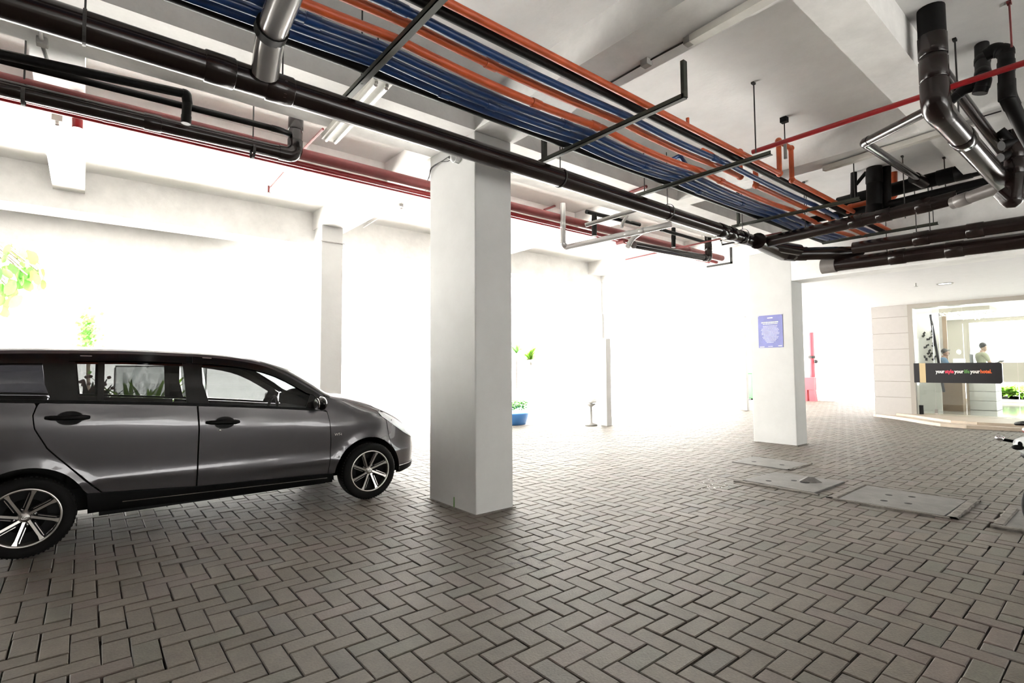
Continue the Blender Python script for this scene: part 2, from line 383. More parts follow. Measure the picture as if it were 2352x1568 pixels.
# ------------------------------------------------------------------ pipe bundle on trapeze brackets (runs along x)
ZB = 3.27
BX = [-1.4, 1.40, 3.29, 4.80, 6.93, 9.0]
def run(y, z, x0=-2.0, x1=9.1, sag=.035):
    xs = [x0]+[b for b in BX if x0 < b < x1]+[x1]; out = []
    for a, b in zip(xs[:-1], xs[1:]): out += sagline((a, y, z), (b, y, z), 8, sag if b-a > 1 else 0)[:-1]
    out.append(V((x1, y, z))); return out
def bundle_pipe(name, label, y, r, m, sag=.03, rings=(), x1=9.1, pts=None, group=None):
    t = thing(name, label, 'pipe', (-2, y, ZB+r+.012), group)
    MB().tube(pts or run(y, ZB+r+.012, sag=sag, x1=x1), r, 14).build('pipe_run', m, t)
    for x in rings:
        a = [b for b in BX if b <= x]; b_ = [b for b in BX if b > x]; x0, x2 = (a[-1] if a else -2), (b_[0] if b_ else x1)
        f = (x-x0)/(x2-x0); z = ZB+r+.012-sag*4*f*(1-f)
        ring_on((x-.05, y, z), (x+.05, y, z), .5, r*1.2, .09).build('coupling', m, t)
    return t
bundle_pipe('black_pipe', 'long black pipe along the lower left edge of the blue pipes', 3.235, .036, 'blackpipe', 0, x1=10.4)
bundle_pipe('blue_pipe', 'blue pipe next to the lower black pipe of the bundle', 3.13, .030, 'blue', .03, (1.95, 5.3), x1=9.9)
bundle_pipe('blue_pipe', 'second blue pipe, between two other blue pipes', 3.035, .030, 'blue', .035, (2.3, 4.2, 6.1), x1=9.9)
bundle_pipe('blue_pipe', 'third blue pipe, right beside the first orange pipe', 2.935, .030, 'blue', .03, (.95, 3.0), x1=9.9)
bundle_pipe('orange_pipe', 'orange pipe between the three blue pipes and the open gap', 2.81, .029, 'orange', .035, (2.55, 3.2, 5.2), x1=9.9)
zo = ZB+.029+.012
p0 = at(1701, 432, 1, 2.64); p1_ = at(1703, 352, 1, 2.64); p2_ = at(1737, 446, 1, 2.64); zt = p1_.z
OP = run(2.64, zo, x1=p0.x-.12, sag=.02)+fillet([(p0.x-.1, 2.64, zo), (p0.x, 2.64, zo), (p0.x, 2.64, zt), (p2_.x, 2.64, zt), (p2_.x, 2.64, zo-.02), (p2_.x+.15, 2.64, zo-.02)], .05)+[V((9.9, 2.64, zo-.02))]
t = bundle_pipe('orange_pipe', 'orange pipe that jumps up in a square loop past the third bracket', 2.64, .028, 'orange', .02, (.55, 2.0), pts=OP)
for q in ((p0.x, 2.64, zo), (p0.x, 2.64, zt), (p2_.x, 2.64, zt), (p2_.x, 2.64, zo-.02)): MB().ell(q, (.038, .038, .038)).build('elbow', 'orange', t)
bundle_pipe('blue_pipe', 'lone blue pipe between an orange pipe and the upper black pipe', 2.545, .028, 'blue', .02, (1.3, 4.6), x1=9.9)
bundle_pipe('black_pipe', 'long black pipe beside the outermost orange pipe', 2.43, .033, 'blackpipe', 0, x1=9.9)
q0 = at(1791, 410, 1, 2.345); q1 = at(1792, 326, 1, 2.345); q2 = at(1819, 412, 1, 2.345)
OO = [V((-2, 2.345, zo)), V((1.4, 2.345, zo)), V((3.3, 2.345, zo)), V((4.8, 2.345, zo)), V((q0.x-.2, 2.345, zo))]+fillet([(q0.x-.1, 2.345, zo), (q0.x, 2.345, zo), (q0.x, 2.345, q1.z), (q2.x, 2.345, q1.z), (q2.x, 2.345, zo), (q2.x+.1, 2.345, zo)], .04)+[V((7, 2.345, zo)), V((9.9, 2.345, zo))]
t = bundle_pipe('orange_pipe', 'outermost orange pipe with a tall square loop under the red line', 2.345, .025, 'orange', 0, (), pts=OO)
for q in ((q0.x, 2.345, zo), (q0.x, 2.345, q1.z), (q2.x, 2.345, q1.z), (q2.x, 2.345, zo)): MB().ell(q, (.034, .034, .034)).build('elbow', 'orange', t)
tt = at(1580, 300, 1, 2.345); MB().tube([(tt.x, 2.345, zo), (tt.x, 2.345, zo+.07)], .014, 10).build('valve_stub', 'orange', t)
# extra orange branch below the black pipe (loop remains seen behind the third bracket)
pipe('orange_pipe', 'short orange pipe with a coupling hanging beside the looped orange pipe', [at(1612, 346, 2, 3.5), at(1632, 356, 2, 3.48), at(1650, 372, 2, 3.42)], .03, 'orange', rings=((0, .5),))

def bracket(x, y0, y1, up0, up1, label, ztop=ZC):
    t = thing('pipe_bracket', label, 'bracket', (x, (y0+y1)/2, ZB), 'trapeze brackets under the pipe bundle')
    m = MB(); m.box((x-.022, y0, ZB-.028), (x+.022, y1, ZB-.022)); m.box((x-.022, y0, ZB-.028), (x-.016, y1, ZB+.008)); m.build('crossbar', 'green_steel', t)
    for (y, z) in up0: MB().box((x-.022, y-.006, ZB-.02), (x+.022, y+.022, z)).build('post', 'green_steel', t)
    for (y, z) in up1: MB().tube([(x, y, ZB-.03), (x, y, z)], .006, 8).build('rod', 'rod', t)
    return t
bracket(1.40, 2.2, 3.62, (), ((2.22, ZC), (3.30, ZC)), 'dark steel bracket across the bundle nearest the top left')
bracket(3.29, 2.03, 3.60, ((2.03, ZS),), ((3.28, ZC), ), 'long olive bracket with a tall end post fixed to the ceiling beam')
box((3.27, 3.50, ZB), (3.31, 3.54, ZC)).build('post', 'green_steel', bpy.data.objects['pipe_bracket.001'])
bracket(4.80, 2.10, 3.60, (), ((3.5, ZC),), 'olive bracket ending at the orange loops beside the red line')
bracket(6.93, 2.05, 3.60, ((3.50, ZC),), ((2.1, ZC),), 'olive bracket under the far half of the bundle, fourth along')
bracket(9.0, 1.75, 3.2, (), ((1.8, ZC), (3.1, ZC)), 'short bracket at the far end of the bundle')

# ------------------------------------------------------------------ big brown drain main and its branches
ym, zm, rm = 3.44, 3.10, .085
e0 = V((7.55, 3.49, 3.09)); 
main = pipe('drain_main', 'thick brown drain pipe running the whole length beside the middle column', [(-2.2, ym, zm), (3.4, ym, zm), e0, (8.35, 3.30, 3.08)], rm, 'pvc', rings=((0, .495), (0, .555), (1, .72), (1, .78), (1, .86)), rad=.2)
sp = at(604, -40, 0, .74); 
t = pipe('drain_branch', 'shiny silver drain branch dropping onto the thick brown main', [(.74, 1.5, 3.46), (.76, 3.05, 3.21), (.80, 3.33, 3.12)], .078, 'silver', rad=.12, elbows=False)
MB().tube([(.757, 3.00, 3.215), (.758, 3.06, 3.21)], .088, 18).build('clamp', 'plastic', t)
for x, lb in ((-.05, 'hanger strap on the thick brown main near the picture corner'), (.93, 'hanger strap on the thick brown main just past the silver branch'), (3.42, 'thin strap looped under the brown main beside the olive bracket'), (5.15, 'strap under the brown main above the grey pipes'), (6.9, 'strap under the brown main near the second column')):
    t = thing('pipe_hanger', lb, 'hanger', (x, ym, zm), 'strap hangers of the brown main')
    s_ = MB(); pts = [V((x, ym+cos(a)*rm*1.05, zm+sin(a)*rm*1.05)) for a in [pi*2*k/28 for k in range(29)]]
    for k in range(28): s_.bar(pts[k], pts[k+1], .016, .004, pts[k]-V((x, ym, zm)))
    s_.build('strap', 'rod', t); MB().tube([(x, ym, zm+rm), (x, ym, ZC)], .005, 8).build('rod', 'rod', t)

def far_end(pts): return pts+[V((pts[-1].x, -6, pts[-1].z))]      # the long runs go on out of the frame
# y-junction arms beyond the bundle
P4 = pipe('drain_pipe', 'dark drain pipe climbing from the main towards the right riser, under the bundle', [at(1758, 556, 0, 7.45), at(1977, 506, 0, 7.45), at(2140, 468, 0, 7.45), at(2200, 452, 0, 7.45)], .078, 'pvc', rings=((0, .96), (1, .35), (1, .9)))
P1 = pipe('drain_pipe', 'dark drain pipe crossing from the main to the low right hand pipe', [at(1795, 580, 2, 3.06), at(1830, 583, 2, 3.06), at(2100, 577, 2, 3.06), at(2225, 566, 2, 3.06)], .10, 'pvc', rings=((0, .5),))
MB().tube([at(1740, 553, 2, 3.08), at(1800, 581, 2, 3.07), at(1826, 583, 2, 3.06)], .115, 16).build('wye_fitting', 'pvc', P1)
P2 = pipe('drain_pipe', 'lowest thick brown pipe under the portico beam with a capped left end', far_end([at(1893, 612, 0, 9.0), at(2110, 583, 0, 9.0), at(2420, 544, 0, 9.0)]), .10, 'pvc', rings=((0, .80), (1, .3)))
pp = at(1893, 612, 0, 9.0); MB().tube([pp+V((0, .03, 0)), pp-V((0, .17, 0))], .114, 18).build('end_cap', 'greybrown', P2)
P3 = pipe('drain_pipe', 'long dark pipe running just above the lowest thick brown pipe', far_end([at(1960, 570, 0, 8.8), at(2088, 551, 0, 8.8), at(2420, 502, 0, 8.8)]), .09, 'pvc', rings=((1, .1), (1, .5)))
P5 = pipe('drain_pipe', 'upper black pipe of the two behind the short black risers', far_end([at(1925, 468, 0, 7.9), at(2033, 440, 0, 7.9), at(2180, 403, 0, 7.9), at(2420, 345, 0, 7.9)]), .085, 'blackpipe', rings=((1, .95), (2, .15)))
P6 = pipe('drain_pipe', 'lower black pipe of the two behind the short black risers', far_end([at(1830, 512, 0, 7.7), at(2025, 473, 0, 7.7), at(2270, 415, 0, 7.7), at(2420, 380, 0, 7.7)]), .048, 'blackpipe')
P5b = pipe('drain_pipe', 'black pipe passing behind the elbow of the right hand riser', far_end([at(2200, 452, 0, 7.3), at(2290, 428, 0, 7.3), at(2420, 398, 0, 7.3)]), .05, 'blackpipe')

# vertical risers
rx, ry = 4.51, .86
RV = pipe('riser_pipe', 'fat black riser dropping from the ceiling then bending away to the right', [(rx, ry, ZC), (rx, ry, 3.09), at(2308, 424, 2, 3.05)], .078, 'pvc', rings=((0, .38), (0, .62), (1, .32)), rad=.16)
MB().tube([(rx, ry, ZC-.35), (rx, ry, ZC)], .08, 18).build('upper_sleeve', 'blackpipe', RV)
e = at(2308, 424, 2, 3.05)
t = pipe('drain_pipe', 'short grey brown pipe stub at the elbow under the right hand riser', [e, at(2250, 445, 2, 3.03), at(2187, 467, 2, 3.01)], .062, 'greybrown', rings=((1, .6),), elbows=False)
t = pipe('drain_pipe', 'thin dark pipe that leaves the fat riser sideways and turns back', [(rx, ry, 3.10), at(1985, 328, 2, 3.22), at(2115, 414, 0, 7.75)], .036, 'pvc', rad=.06)
MB().tube([at(2100, 408, 0, 7.5), at(2122, 420, 0, 7.8)], .065, 14).build('tee_fitting', 'pvc', t)
t = pipe('drain_pipe', 'dark sloping pipe just right of the fat riser', [at(2165, 165, 2, 3.55), at(2300, 345, 2, 3.40), at(2345, 400, 2, 3.36)], .042, 'pvc')
t = pipe('trap_pipe', 'black trap pipe with a u bend hanging from the ceiling at upper right', [at(2255, 103, 2, ZC), at(2258, 190, 0, 4.9), at(2250, 215, 0, 4.9)], .045, 'blackpipe', rings=((0, .45), (0, .8)))
k = at(2258, 190, 0, 4.9); pipe('drain_pipe', 'bent black arm linking the trap pipe to the fat riser', [k, at(2215, 205, 0, 4.9), at(2183, 232, 0, 4.9)], .034, 'blackpipe')
t = pipe('drain_pipe', 'black pipe arching from the trap and falling along the right picture edge', [at(2262, 128, 0, 4.9), at(2285, 115, 0, 4.9), at(2310, 118, 0, 4.9), at(2313, 220, 0, 4.9), at(2352, 300, 0, 5.2), at(2420, 420, 0, 5.6)], .045, 'blackpipe', rings=((2, .35), (2, .95)), rad=.05)
t = pipe('riser_pipe', 'black riser at the right picture edge that ends in a low elbow', [at(2330, 300, 0, 6.6), at(2332, 420, 0, 6.6), at(2326, 462, 0, 6.6), at(2300, 440, 0, 6.6)], .07, 'pvc', rings=((0, .4), (0, .7)), rad=.1)
for k_, (a, b, r) in enumerate((((2300, 335), (2342, 322), .045), ((2298, 362), (2330, 350), .04), ((2296, 300), (2345, 345), .04))):
    pipe('drain_branch', ['topmost little branch feeding the right edge riser', 'second little branch feeding the right edge riser', 'crossing little branch at the right edge riser'][k_], [at(*a, 0, 6.5), at(*b, 0, 6.6)], r, 'blackpipe', elbows=False)
B1 = pipe('riser_pipe', 'fat black vertical pipe standing between the two black cross pipes', [at(2008, 369, 0, 7.6), at(2008, 492, 0, 7.6)], .085, 'blackpipe', rings=((0, .3), (0, .95)))
pipe('riser_pipe', 'slim black vertical pipe left of the fat black one', [at(1961, 380, 0, 7.6), at(1961, 455, 0, 7.6)], .036, 'blackpipe', rings=((0, .9),))
pipe('drain_branch', 'diagonal black link between the slim and the fat vertical pipes', [at(1966, 424, 0, 7.6), at(1990, 395, 0, 7.6)], .022, 'blackpipe', elbows=False)
pipe('riser_pipe', 'black vertical pipe right of the fat black one', [at(2036, 368, 0, 7.7), at(2036, 475, 0, 7.7)], .05, 'blackpipe')
pipe('orange_pipe', 'orange vertical pipe partly hidden behind the black risers', [at(2053, 384, 0, 8.0), at(2053, 450, 0, 8.0), at(2030, 458, 0, 8.0)], .04, 'orange')
pipe('orange_pipe', 'orange link pipe from the bundle to the black risers', [at(1945, 490, 0, 7.6), at(1950, 475, 0, 7.6), at(1992, 465, 0, 7.6)], .032, 'orange')
pipe('red_sprinkler_line', 'bright red thin pipe crossing under the ceiling on the right', [(4.80, -6, at(2116, 222, 0, 4.8).z), (4.80, at(1728, 348, 0, 4.8).y, at(2116, 222, 0, 4.8).z)], .021, 'red')
# hangers of the right side
for (top, bot, lb) in (((1731, 190), (1731, 352), 'thin rod from the ceiling to the end of the third bracket'), ((2193, 90), (2196, 268), 'thin rod hanging right of the fat riser'), ((2318, 5), (2318, 110), 'reddish rod at the far upper right')):
    a = fl(*top, ZC); b = at(*bot, 0, a.x); rod(lb, a, (a.x, a.y, b.z), .006, 'rod' if 'reddish' not in lb else 'pink')
a = fl(1801, 270, ZC); t = rod('rod with a metal spring clip hanging by the orange loop', a, (a.x, a.y, a.z-.25), .006); box((a.x-.012, a.y-.012, a.z-.42), (a.x+.012, a.y+.012, a.z-.25)).build('turnbuckle', 'greyrod', t)
box((a.x-.03, a.y-.03, a.z-.05), (a.x+.03, a.y+.03, a.z)).build('anchor_block', 'plastic', t)
for (x, y, zb, lb) in ((7.45, 2.85, 3.07, 'rod above the climbing drain pipe where the bundle ends'), (7.45, 1.75, 3.05, 'rod holding the climbing drain pipe near the black risers'), (9.0, 2.35, 2.95, 'rod down to the lowest brown pipe'), (8.8, 1.95, 3.1, 'left one of the close pair of rods over the long dark pipe'), (8.8, 1.80, 3.1, 'right one of the close pair of rods over the long dark pipe'), (7.9, 1.45, 3.4, 'rod over the upper black cross pipe'), (7.9, 3.0, 3.5, 'rod right beside the slim black vertical pipe')):
    rod(lb, (x, y, ZC), (x, y, zb), .006)

# ------------------------------------------------------------------ left side pipes over the car
t = pipe('drain_pipe', 'thick black pipe above the car that turns up to the beam', [(-2.2, 4.98, 3.27), at(677, 358, 1, 4.98), at(680, 268, 1, 4.98)], .062, 'pvc', rings=((0, .70), (1, .25), (1, .8)), rad=.12)
jz = at(665, 303, 1, 4.98)
pipe('drain_pipe', 'slender black pipe joining the upturned end of the thick black pipe', [at(-200, 84, 1, 4.86), at(0, 137, 1, 4.86), at(640, 298, 1, 4.86), V((jz.x+.02, 4.98, jz.z-.02))], .026, 'blackpipe', rad=.05)
t = pipe('drain_pipe', 'black pipe with a short drop spout in front of the red pipes', [at(-200, 82, 1, 4.72), at(0, 124, 1, 4.72), at(428, 216, 1, 4.72), at(430, 232, 1, 4.72), at(427, 284, 1, 4.72)], .033, 'blackpipe', rings=((2, .8), (3, .8)), rad=.04)
pipe('red_pipe', 'wide red pipe running above the car and behind the middle column', [(-2.2, 5.02, 3.36), (9.25, 5.02, 3.36)], .052, 'pink', rings=((0, .13), (0, .9)))
pipe('red_pipe', 'red pipe just under the wide red pipe behind the middle column', [(-2.2, 5.10, 3.29), (9.2, 5.10, 3.29)], .028, 'red', rings=((0, .2),))
pipe('red_pipe', 'thin red pipe set apart below the other red ones', [(-2.2, 5.20, 3.295), (9.1, 5.20, 3.295)], .021, 'red', rings=((0, .34), (0, .62)))
pipe('red_pipe', 'vertical red pipe dropping behind the black pipes at upper left', [at(178, 130, 1, 5.3), at(178, 295, 1, 5.3)], .034, 'red', rings=((0, .1),))
t = thing('pipe_hanger', 'dark end clamp where the red pipes stop near the notice column', 'hanger', (9.2, 5.05, 3.3)); m_ = MB().box((9.18, 4.8, 3.22), (9.22, 5.3, 3.25)); m_.box((9.18, 4.8, 3.22), (9.22, 4.83, ZC)).build('clamp', 'rod', t)
for (p_, lb) in (((72, 118), 'rod with an anchor plate over the black pipes at upper left'), ((563, 245), 'thin rod to the thick black pipe above the car')):
    a = fl(*p_, ZC); rod(lb, (a.x, 4.98, ZC), (a.x, 4.98, 3.33), .006, strap=.066)
a = at(700, 330, 1, 5.1); pipe('sprinkler_branch', 'thin pale red branch slanting past the upturned black pipe', [at(742, 296, 2, 3.62), at(700, 340, 2, 3.58), (at(660, 388, 2, 3.55)), at(620, 432, 2, 3.52)], .012, 'pink', elbows=False)
t = thing('fire_sprinkler', 'small sprinkler head at the end of the pale red branch', 'sprinkler', at(617, 432, 2, 3.5)); q = at(617, 432, 2, 3.5); MB().tube([q+V((0,0,.03)), q-V((0,0,.05))], .012, 10).build('body', 'pink', t); MB().lathe([(.0, 0), (.028, 0), (.028, .004), (0, .004)], q-V((0,0,.06)), n=14).build('deflector', 'greyrod', t)

# grey and silver cluster behind the main
t = pipe('drain_pipe', 'pale grey sloping pipe with a vertical grey leg', [at(1293, 467, 1, 4.95), at(1293, 560, 1, 4.95), at(1300, 568, 1, 4.95), at(1541, 515, 0, 5.35)], .036, 'silver', rings=((0, .55), (2, .62), (2, .75)), rad=.05)
t = pipe('drain_pipe', 'smaller pale grey pipe sloping above the first', [at(1344, 517, 1, 4.6), at(1444, 487, 1, 4.2), at(1500, 470, 1, 4.0)], .027, 'silver', rings=((0, .7), (0, .85)), elbows=False)
pipe('drain_spout', 'pale plastic spout bent down under the pale grey pipe', [at(1475, 532, 1, 4.4), at(1452, 548, 1, 4.4), at(1442, 566, 1, 4.4)], .034, 'silver', elbows=False)
pipe('drain_spout', 'small pale spout below the smaller pale grey pipe', [at(1440, 495, 1, 4.3), at(1430, 512, 1, 4.3), at(1428, 522, 1, 4.3)], .022, 'silver', elbows=False)
pipe('drain_pipe', 'dark brown pipe with an upturned end near the second column', [at(1456, 562, 1, 4.7), at(1628, 594, 1, 4.7), at(1626, 541, 1, 4.7)], .056, 'pvc', rings=((0, .93), (1, .5)), rad=.08)
pipe('drain_pipe', 'slim black pipe feeding the upturned dark brown pipe', [at(1518, 527, 1, 4.55), at(1620, 556, 1, 4.6)], .026, 'blackpipe', elbows=False)
pipe('drain_pipe', 'slim black pipe slanting behind the pale grey pipes', [at(1347, 486, 1, 4.9), at(1469, 516, 1, 4.9)], .030, 'blackpipe', elbows=False)
pipe('riser_pipe', 'short black vertical stub in front of the upturned brown pipe', [at(1547, 523, 1, 4.75), at(1547, 568, 1, 4.75)], .034, 'blackpipe', rings=((0, .5),))
pipe('riser_pipe', 'short black stub hanging between the pale grey pipes', [at(1365, 492, 1, 4.85), at(1365, 542, 1, 4.85)], .036, 'blackpipe', rings=((0, .3),))
pipe('riser_pipe', 'dark stub hanging from the ceiling just above the brown main', [at(1504, 430, 1, 4.3), at(1504, 470, 1, 4.3)], .045, 'blackpipe')
pipe('pink_pipe', 'thin faded red pipe in a square hook above the pale grey pipes', [at(1250, 482, 1, 5.3), at(1321, 455, 0, 7.0), at(1334, 476, 0, 7.0), at(1378, 463, 0, 7.2)], .016, 'pink', rad=.02)
pipe('pink_pipe', 'thin faded red branch with a free end under the red pipes', [at(1437, 596, 2, 3.3), at(1500, 582, 2, 3.3), at(1655, 548, 2, 3.34)], .013, 'pink', elbows=False)
pipe('pink_pipe', 'thin faded red piece glimpsed above the brown main', [at(1440, 445, 2, 3.5), at(1485, 428, 2, 3.5)], .02, 'pink', elbows=False)
pipe('blue_pipe', 'bent blue pipe peeking out above the brown main', [at(1396, 396, 0, 5.2), at(1400, 418, 0, 5.2), at(1440, 408, 0, 5.2)], .022, 'blue', rad=.03)
pipe('blue_pipe', 'short blue pipe glimpsed between the orange pipes', [at(1545, 365, 2, 3.6), at(1562, 358, 2, 3.6), at(1576, 378, 2, 3.55)], .022, 'blue', rad=.02)
pipe('red_pipe', 'short red cross pipe behind the wye of the main', [at(1745, 545, 2, 3.2), at(1795, 535, 2, 3.2)], .02, 'pink', elbows=False)
pipe('red_pipe', 'stub of red pipe with a square end under the pale grey pipe', [at(1417, 558, 2, 3.2), at(1434, 554, 2, 3.2)], .03, 'pink', elbows=False)
pipe('steel_pipe', 'short l shaped dark pipe beside the end of the red pipes', [at(1656, 552, 2, 3.3), at(1658, 562, 2, 3.28), at(1688, 556, 2, 3.28)], .014, 'pvc', rad=.02)

# ------------------------------------------------------------------ lights, conduits and small fittings under the ceiling
def batten(name, label, p, q, tubes=2, width=.16, z=None, lit=False):
    p, q = V(p), V(q); t = thing(name, label, 'light fixture', p.lerp(q, .5)); d = (q-p).normalized(); s = d.cross(V((0,0,1))).normalized()
    MB().bar(p, q, width, .05).build('housing', 'batten', t)
    for k in range(tubes):
        o = s*((k-(tubes-1)/2)*width*.55)-V((0,0,.045)); MB().tube([p+d*.04+o, q-d*.04+o], .014, 10).build('tube', 'tube', t)
        for e_ in (p+d*.03+o, q-d*.03+o): MB().tube([e_, e_+V((0,0,.04))], .014, 8).build('lamp_holder', 'batten', t)
    return t
fa = fl(880, 180, 3.44); fb = fl(757, 318, 3.44)
t = batten('fluorescent_light', 'twin tube light hung above the brown main, left of the middle column', fa, fb, 2, .15)
for q in (fa.lerp(fb, .08), fa.lerp(fb, .92)): MB().tube([q, V((q.x, q.y, ZC))], .006, 8).build('rod', 'rod', t)
fa = at(131, 270, 2, 3.47); fb = at(152, 385, 2, 3.47); batten('fluorescent_light', 'single tube light under the cross beam at the far left', fa, fb, 1, .07)
batten('fluorescent_light', 'long cream light housing on the underside of the beam at top centre', fl(1590, 92, 3.48), fl(1790, -22, 3.48), 0, .07)
batten('fluorescent_light', 'cream light housing along the cross beam on the right', fl(1893, 388, 3.48), fl(2170, 302, 3.48), 0, .07)
def conduit(label, pts, r=.006, m='greyrod', boxes=()):
    t = thing('conduit', label, 'conduit', pts[0]); MB().tube(pts, r, 8).build('tube', m, t)
    for b in boxes: b = V(b); MB().box(b-V((.03,.03,.03)), b+V((.03,.03,.02)), .006).build('junction_box', 'greyrod', t)
    return t
zc_ = ZS-.006
conduit('thin conduit with round boxes along the beam at top centre', [fl(1390, 197, zc_), fl(1484, 143, zc_), fl(1586, 88, zc_)], .006, 'rod', (fl(1484, 143, zc_-.01), fl(1583, 92, zc_-.01)))
conduit('thin conduit beside the cream housing on the right beam', [fl(2160, 296, zc_), fl(2300, 255, zc_)], .006, 'rod', (fl(2232, 277, zc_),))
conduit('faint conduit with a box on the beam behind the middle column', [fl(835, 522, zc_), fl(920, 470, zc_), fl(985, 435, zc_)], .006, 'greyrod', (fl(920, 470, zc_),))
conduit('grey conduit with clips on the beam at upper left', [fl(92, 66, zc_-.02), fl(96, 100, zc_-.02), fl(103, 122, zc_-.02), fl(112, 150, zc_-.02)], .012, 'greyrod', (fl(97, 95, zc_-.02),))
t = thing('security_camera', 'small dome camera high on the middle column under the brown main', 'camera', at(1050, 366, 1, 3.86)); c_ = at(1052, 366, 0, 2.735)
MB().tube([c_+V((.01,0,0)), c_-V((.05,0,0))], .045, 20).build('base', 'white', t); MB().ell(c_-V((.055,0,0)), (.04,.036,.036)).build('dome', 'white', t); MB().ell(c_-V((.085,-.01,.0)), (.016,.016,.016)).build('lens', 'gloss', t)
t = thing('cable', 'loose black cables running round the top of the middle column', 'cable', at(1040, 350, 0, 2.72))
for k_, pts in enumerate(([(1042, 352), (1015, 370), (996, 380), (988, 388), (987, 402), (982, 415)], [(1044, 358), (1030, 371), (1012, 371), (1003, 378), (990, 387), (985, 410)])):
    MB().tube(fillet([at(*q, 0, 2.725-.01*k_) for q in pts], .05), .004, 8).build('wire', 'cable', t)
for p_, lb in (((921, 478), 'tiny ceiling sensor beside the faint conduit'),):
    q = fl(*p_, zc_-.02); tag(MB().lathe([(0, .02), (.03, .02), (.035, 0), (0, -.02)], q, n=16).build('ceiling_sensor', 'white'), lb, 'sensor')
q = fl(2103, 650, 2.84); t = thing('fire_sprinkler', 'tiny sprinkler head in the white portico ceiling', 'sprinkler', q); MB().tube([q, q-V((0,0,.06))], .012, 8).build('body', 'greyrod', t); MB().lathe([(0,0),(.03,0),(.03,-.004),(0,-.004)], q-V((0,0,.06)), n=12).build('deflector', 'greyrod', t)
q = fl(2170, 651, 2.838); t = thing('downlight', 'recessed downlight in the white portico ceiling', 'light', q); MB().lathe([(.10, 0), (.12, -.012), (.13, 0)], q, n=24).build('rim', 'greyrod', t); MB().lathe([(0, -.002), (.095, -.002)], q, n=24).build('lamp', 'lamp', t)

# ------------------------------------------------------------------ the parked car (local x forward, rear axle near 0; right side faces the camera)
def lerpt(tab, x):
    xs = [t[0] for t in tab]
    if x <= xs[0]: return tab[0][1]
    if x >= xs[-1]: return tab[-1][1]
    i = _bis.bisect(xs, x); i0 = max(0, i-2); i3 = min(len(xs)-1, i+1)
    x1, y1 = tab[i-1]; x2, y2 = tab[i]; t = (x-x1)/(x2-x1)
    m1 = (y2-tab[i0][1])/(x2-xs[i0]) if i0 != i-1 else (y2-y1)/(x2-x1)
    m2 = (tab[i3][1]-y1)/(xs[i3]-x1) if i3 != i else (y2-y1)/(x2-x1)
    h = x2-x1
    return (2*t**3-3*t*t+1)*y1+(t**3-2*t*t+t)*h*m1+(-2*t**3+3*t*t)*y2+(t**3-t*t)*h*m2
ZTOP = [(-.86, .95), (-.80, 1.15), (-.68, 1.38), (-.50, 1.465), (-.2, 1.487), (.14, 1.492), (.50, 1.492), (.824, 1.480), (1.10, 1.466), (1.332, 1.437), (1.536, 1.388), (1.707, 1.310), (1.903, 1.187), (2.054, 1.092), (2.151, 1.056), (2.328, 1.020), (2.62, .930), (2.86, .812), (3.06, .684), (3.14, .57), (3.18, .45), (3.25, .30)]
WT = [(-.90, .30), (-.87, .56), (-.80, .68), (-.60, .765), (-.2, .795), (.3, .80), (1.5, .80), (2.2, .797), (2.45, .79), (2.65, .772), (2.82, .745), (2.95, .705), (3.05, .65), (3.12, .58), (3.18, .48), (3.22, .36), (3.245, .22), (3.255, .06)]
UT = [(.16, .10), (.21, .065), (.32, .032), (.40, .020), (.44, .006), (.52, .010), (.62, .004), (.74, -.004), (.84, -.006), (.90, .004), (.94, .012), (1.00, .022)]
def ztop(x): return lerpt(ZTOP, x)
def belt(x): return 1.093-.060*x-.012*x*x
def Yh(x, z):
    W = lerpt(WT, x); b = belt(min(x, 2.2)); s = z-(b-.98)*max(0, min(1, (z-.3)/.6))
    if s <= .98: d = lerpt(UT, s)
    else: d = .0205+(s-.98)*.27+max(0, s-.98)**2*.05
    if x > 2.1: # bonnet shoulder rolls over
        zt = ztop(x); q = max(0, z-(zt-.12)); d += min(1, (x-2.1)/.3)*q*q*5
    arch = 0
    for cx, R in ((2.51, .345), (-.055, .35)):
        rr = hypot(x-cx, z-.277)
        if rr < R+.09: arch = max(arch, (1-max(0, rr-R)/.09)**2*.014)
    return max(.02, W-d+arch)
CY = 5.87; CARX = -.245
CAR = thing('car', 'dark grey people carrier parked side on at the left', 'car', (CARX, CY, 0))
XPL = [i*.05-.95 for i in range(81)]+[2.925, 2.975, 3.025, 3.065, 3.09, 3.11, 3.13, 3.145, 3.16, 3.175, 3.19, 3.205, 3.22, 3.23, 3.24, 3.248]
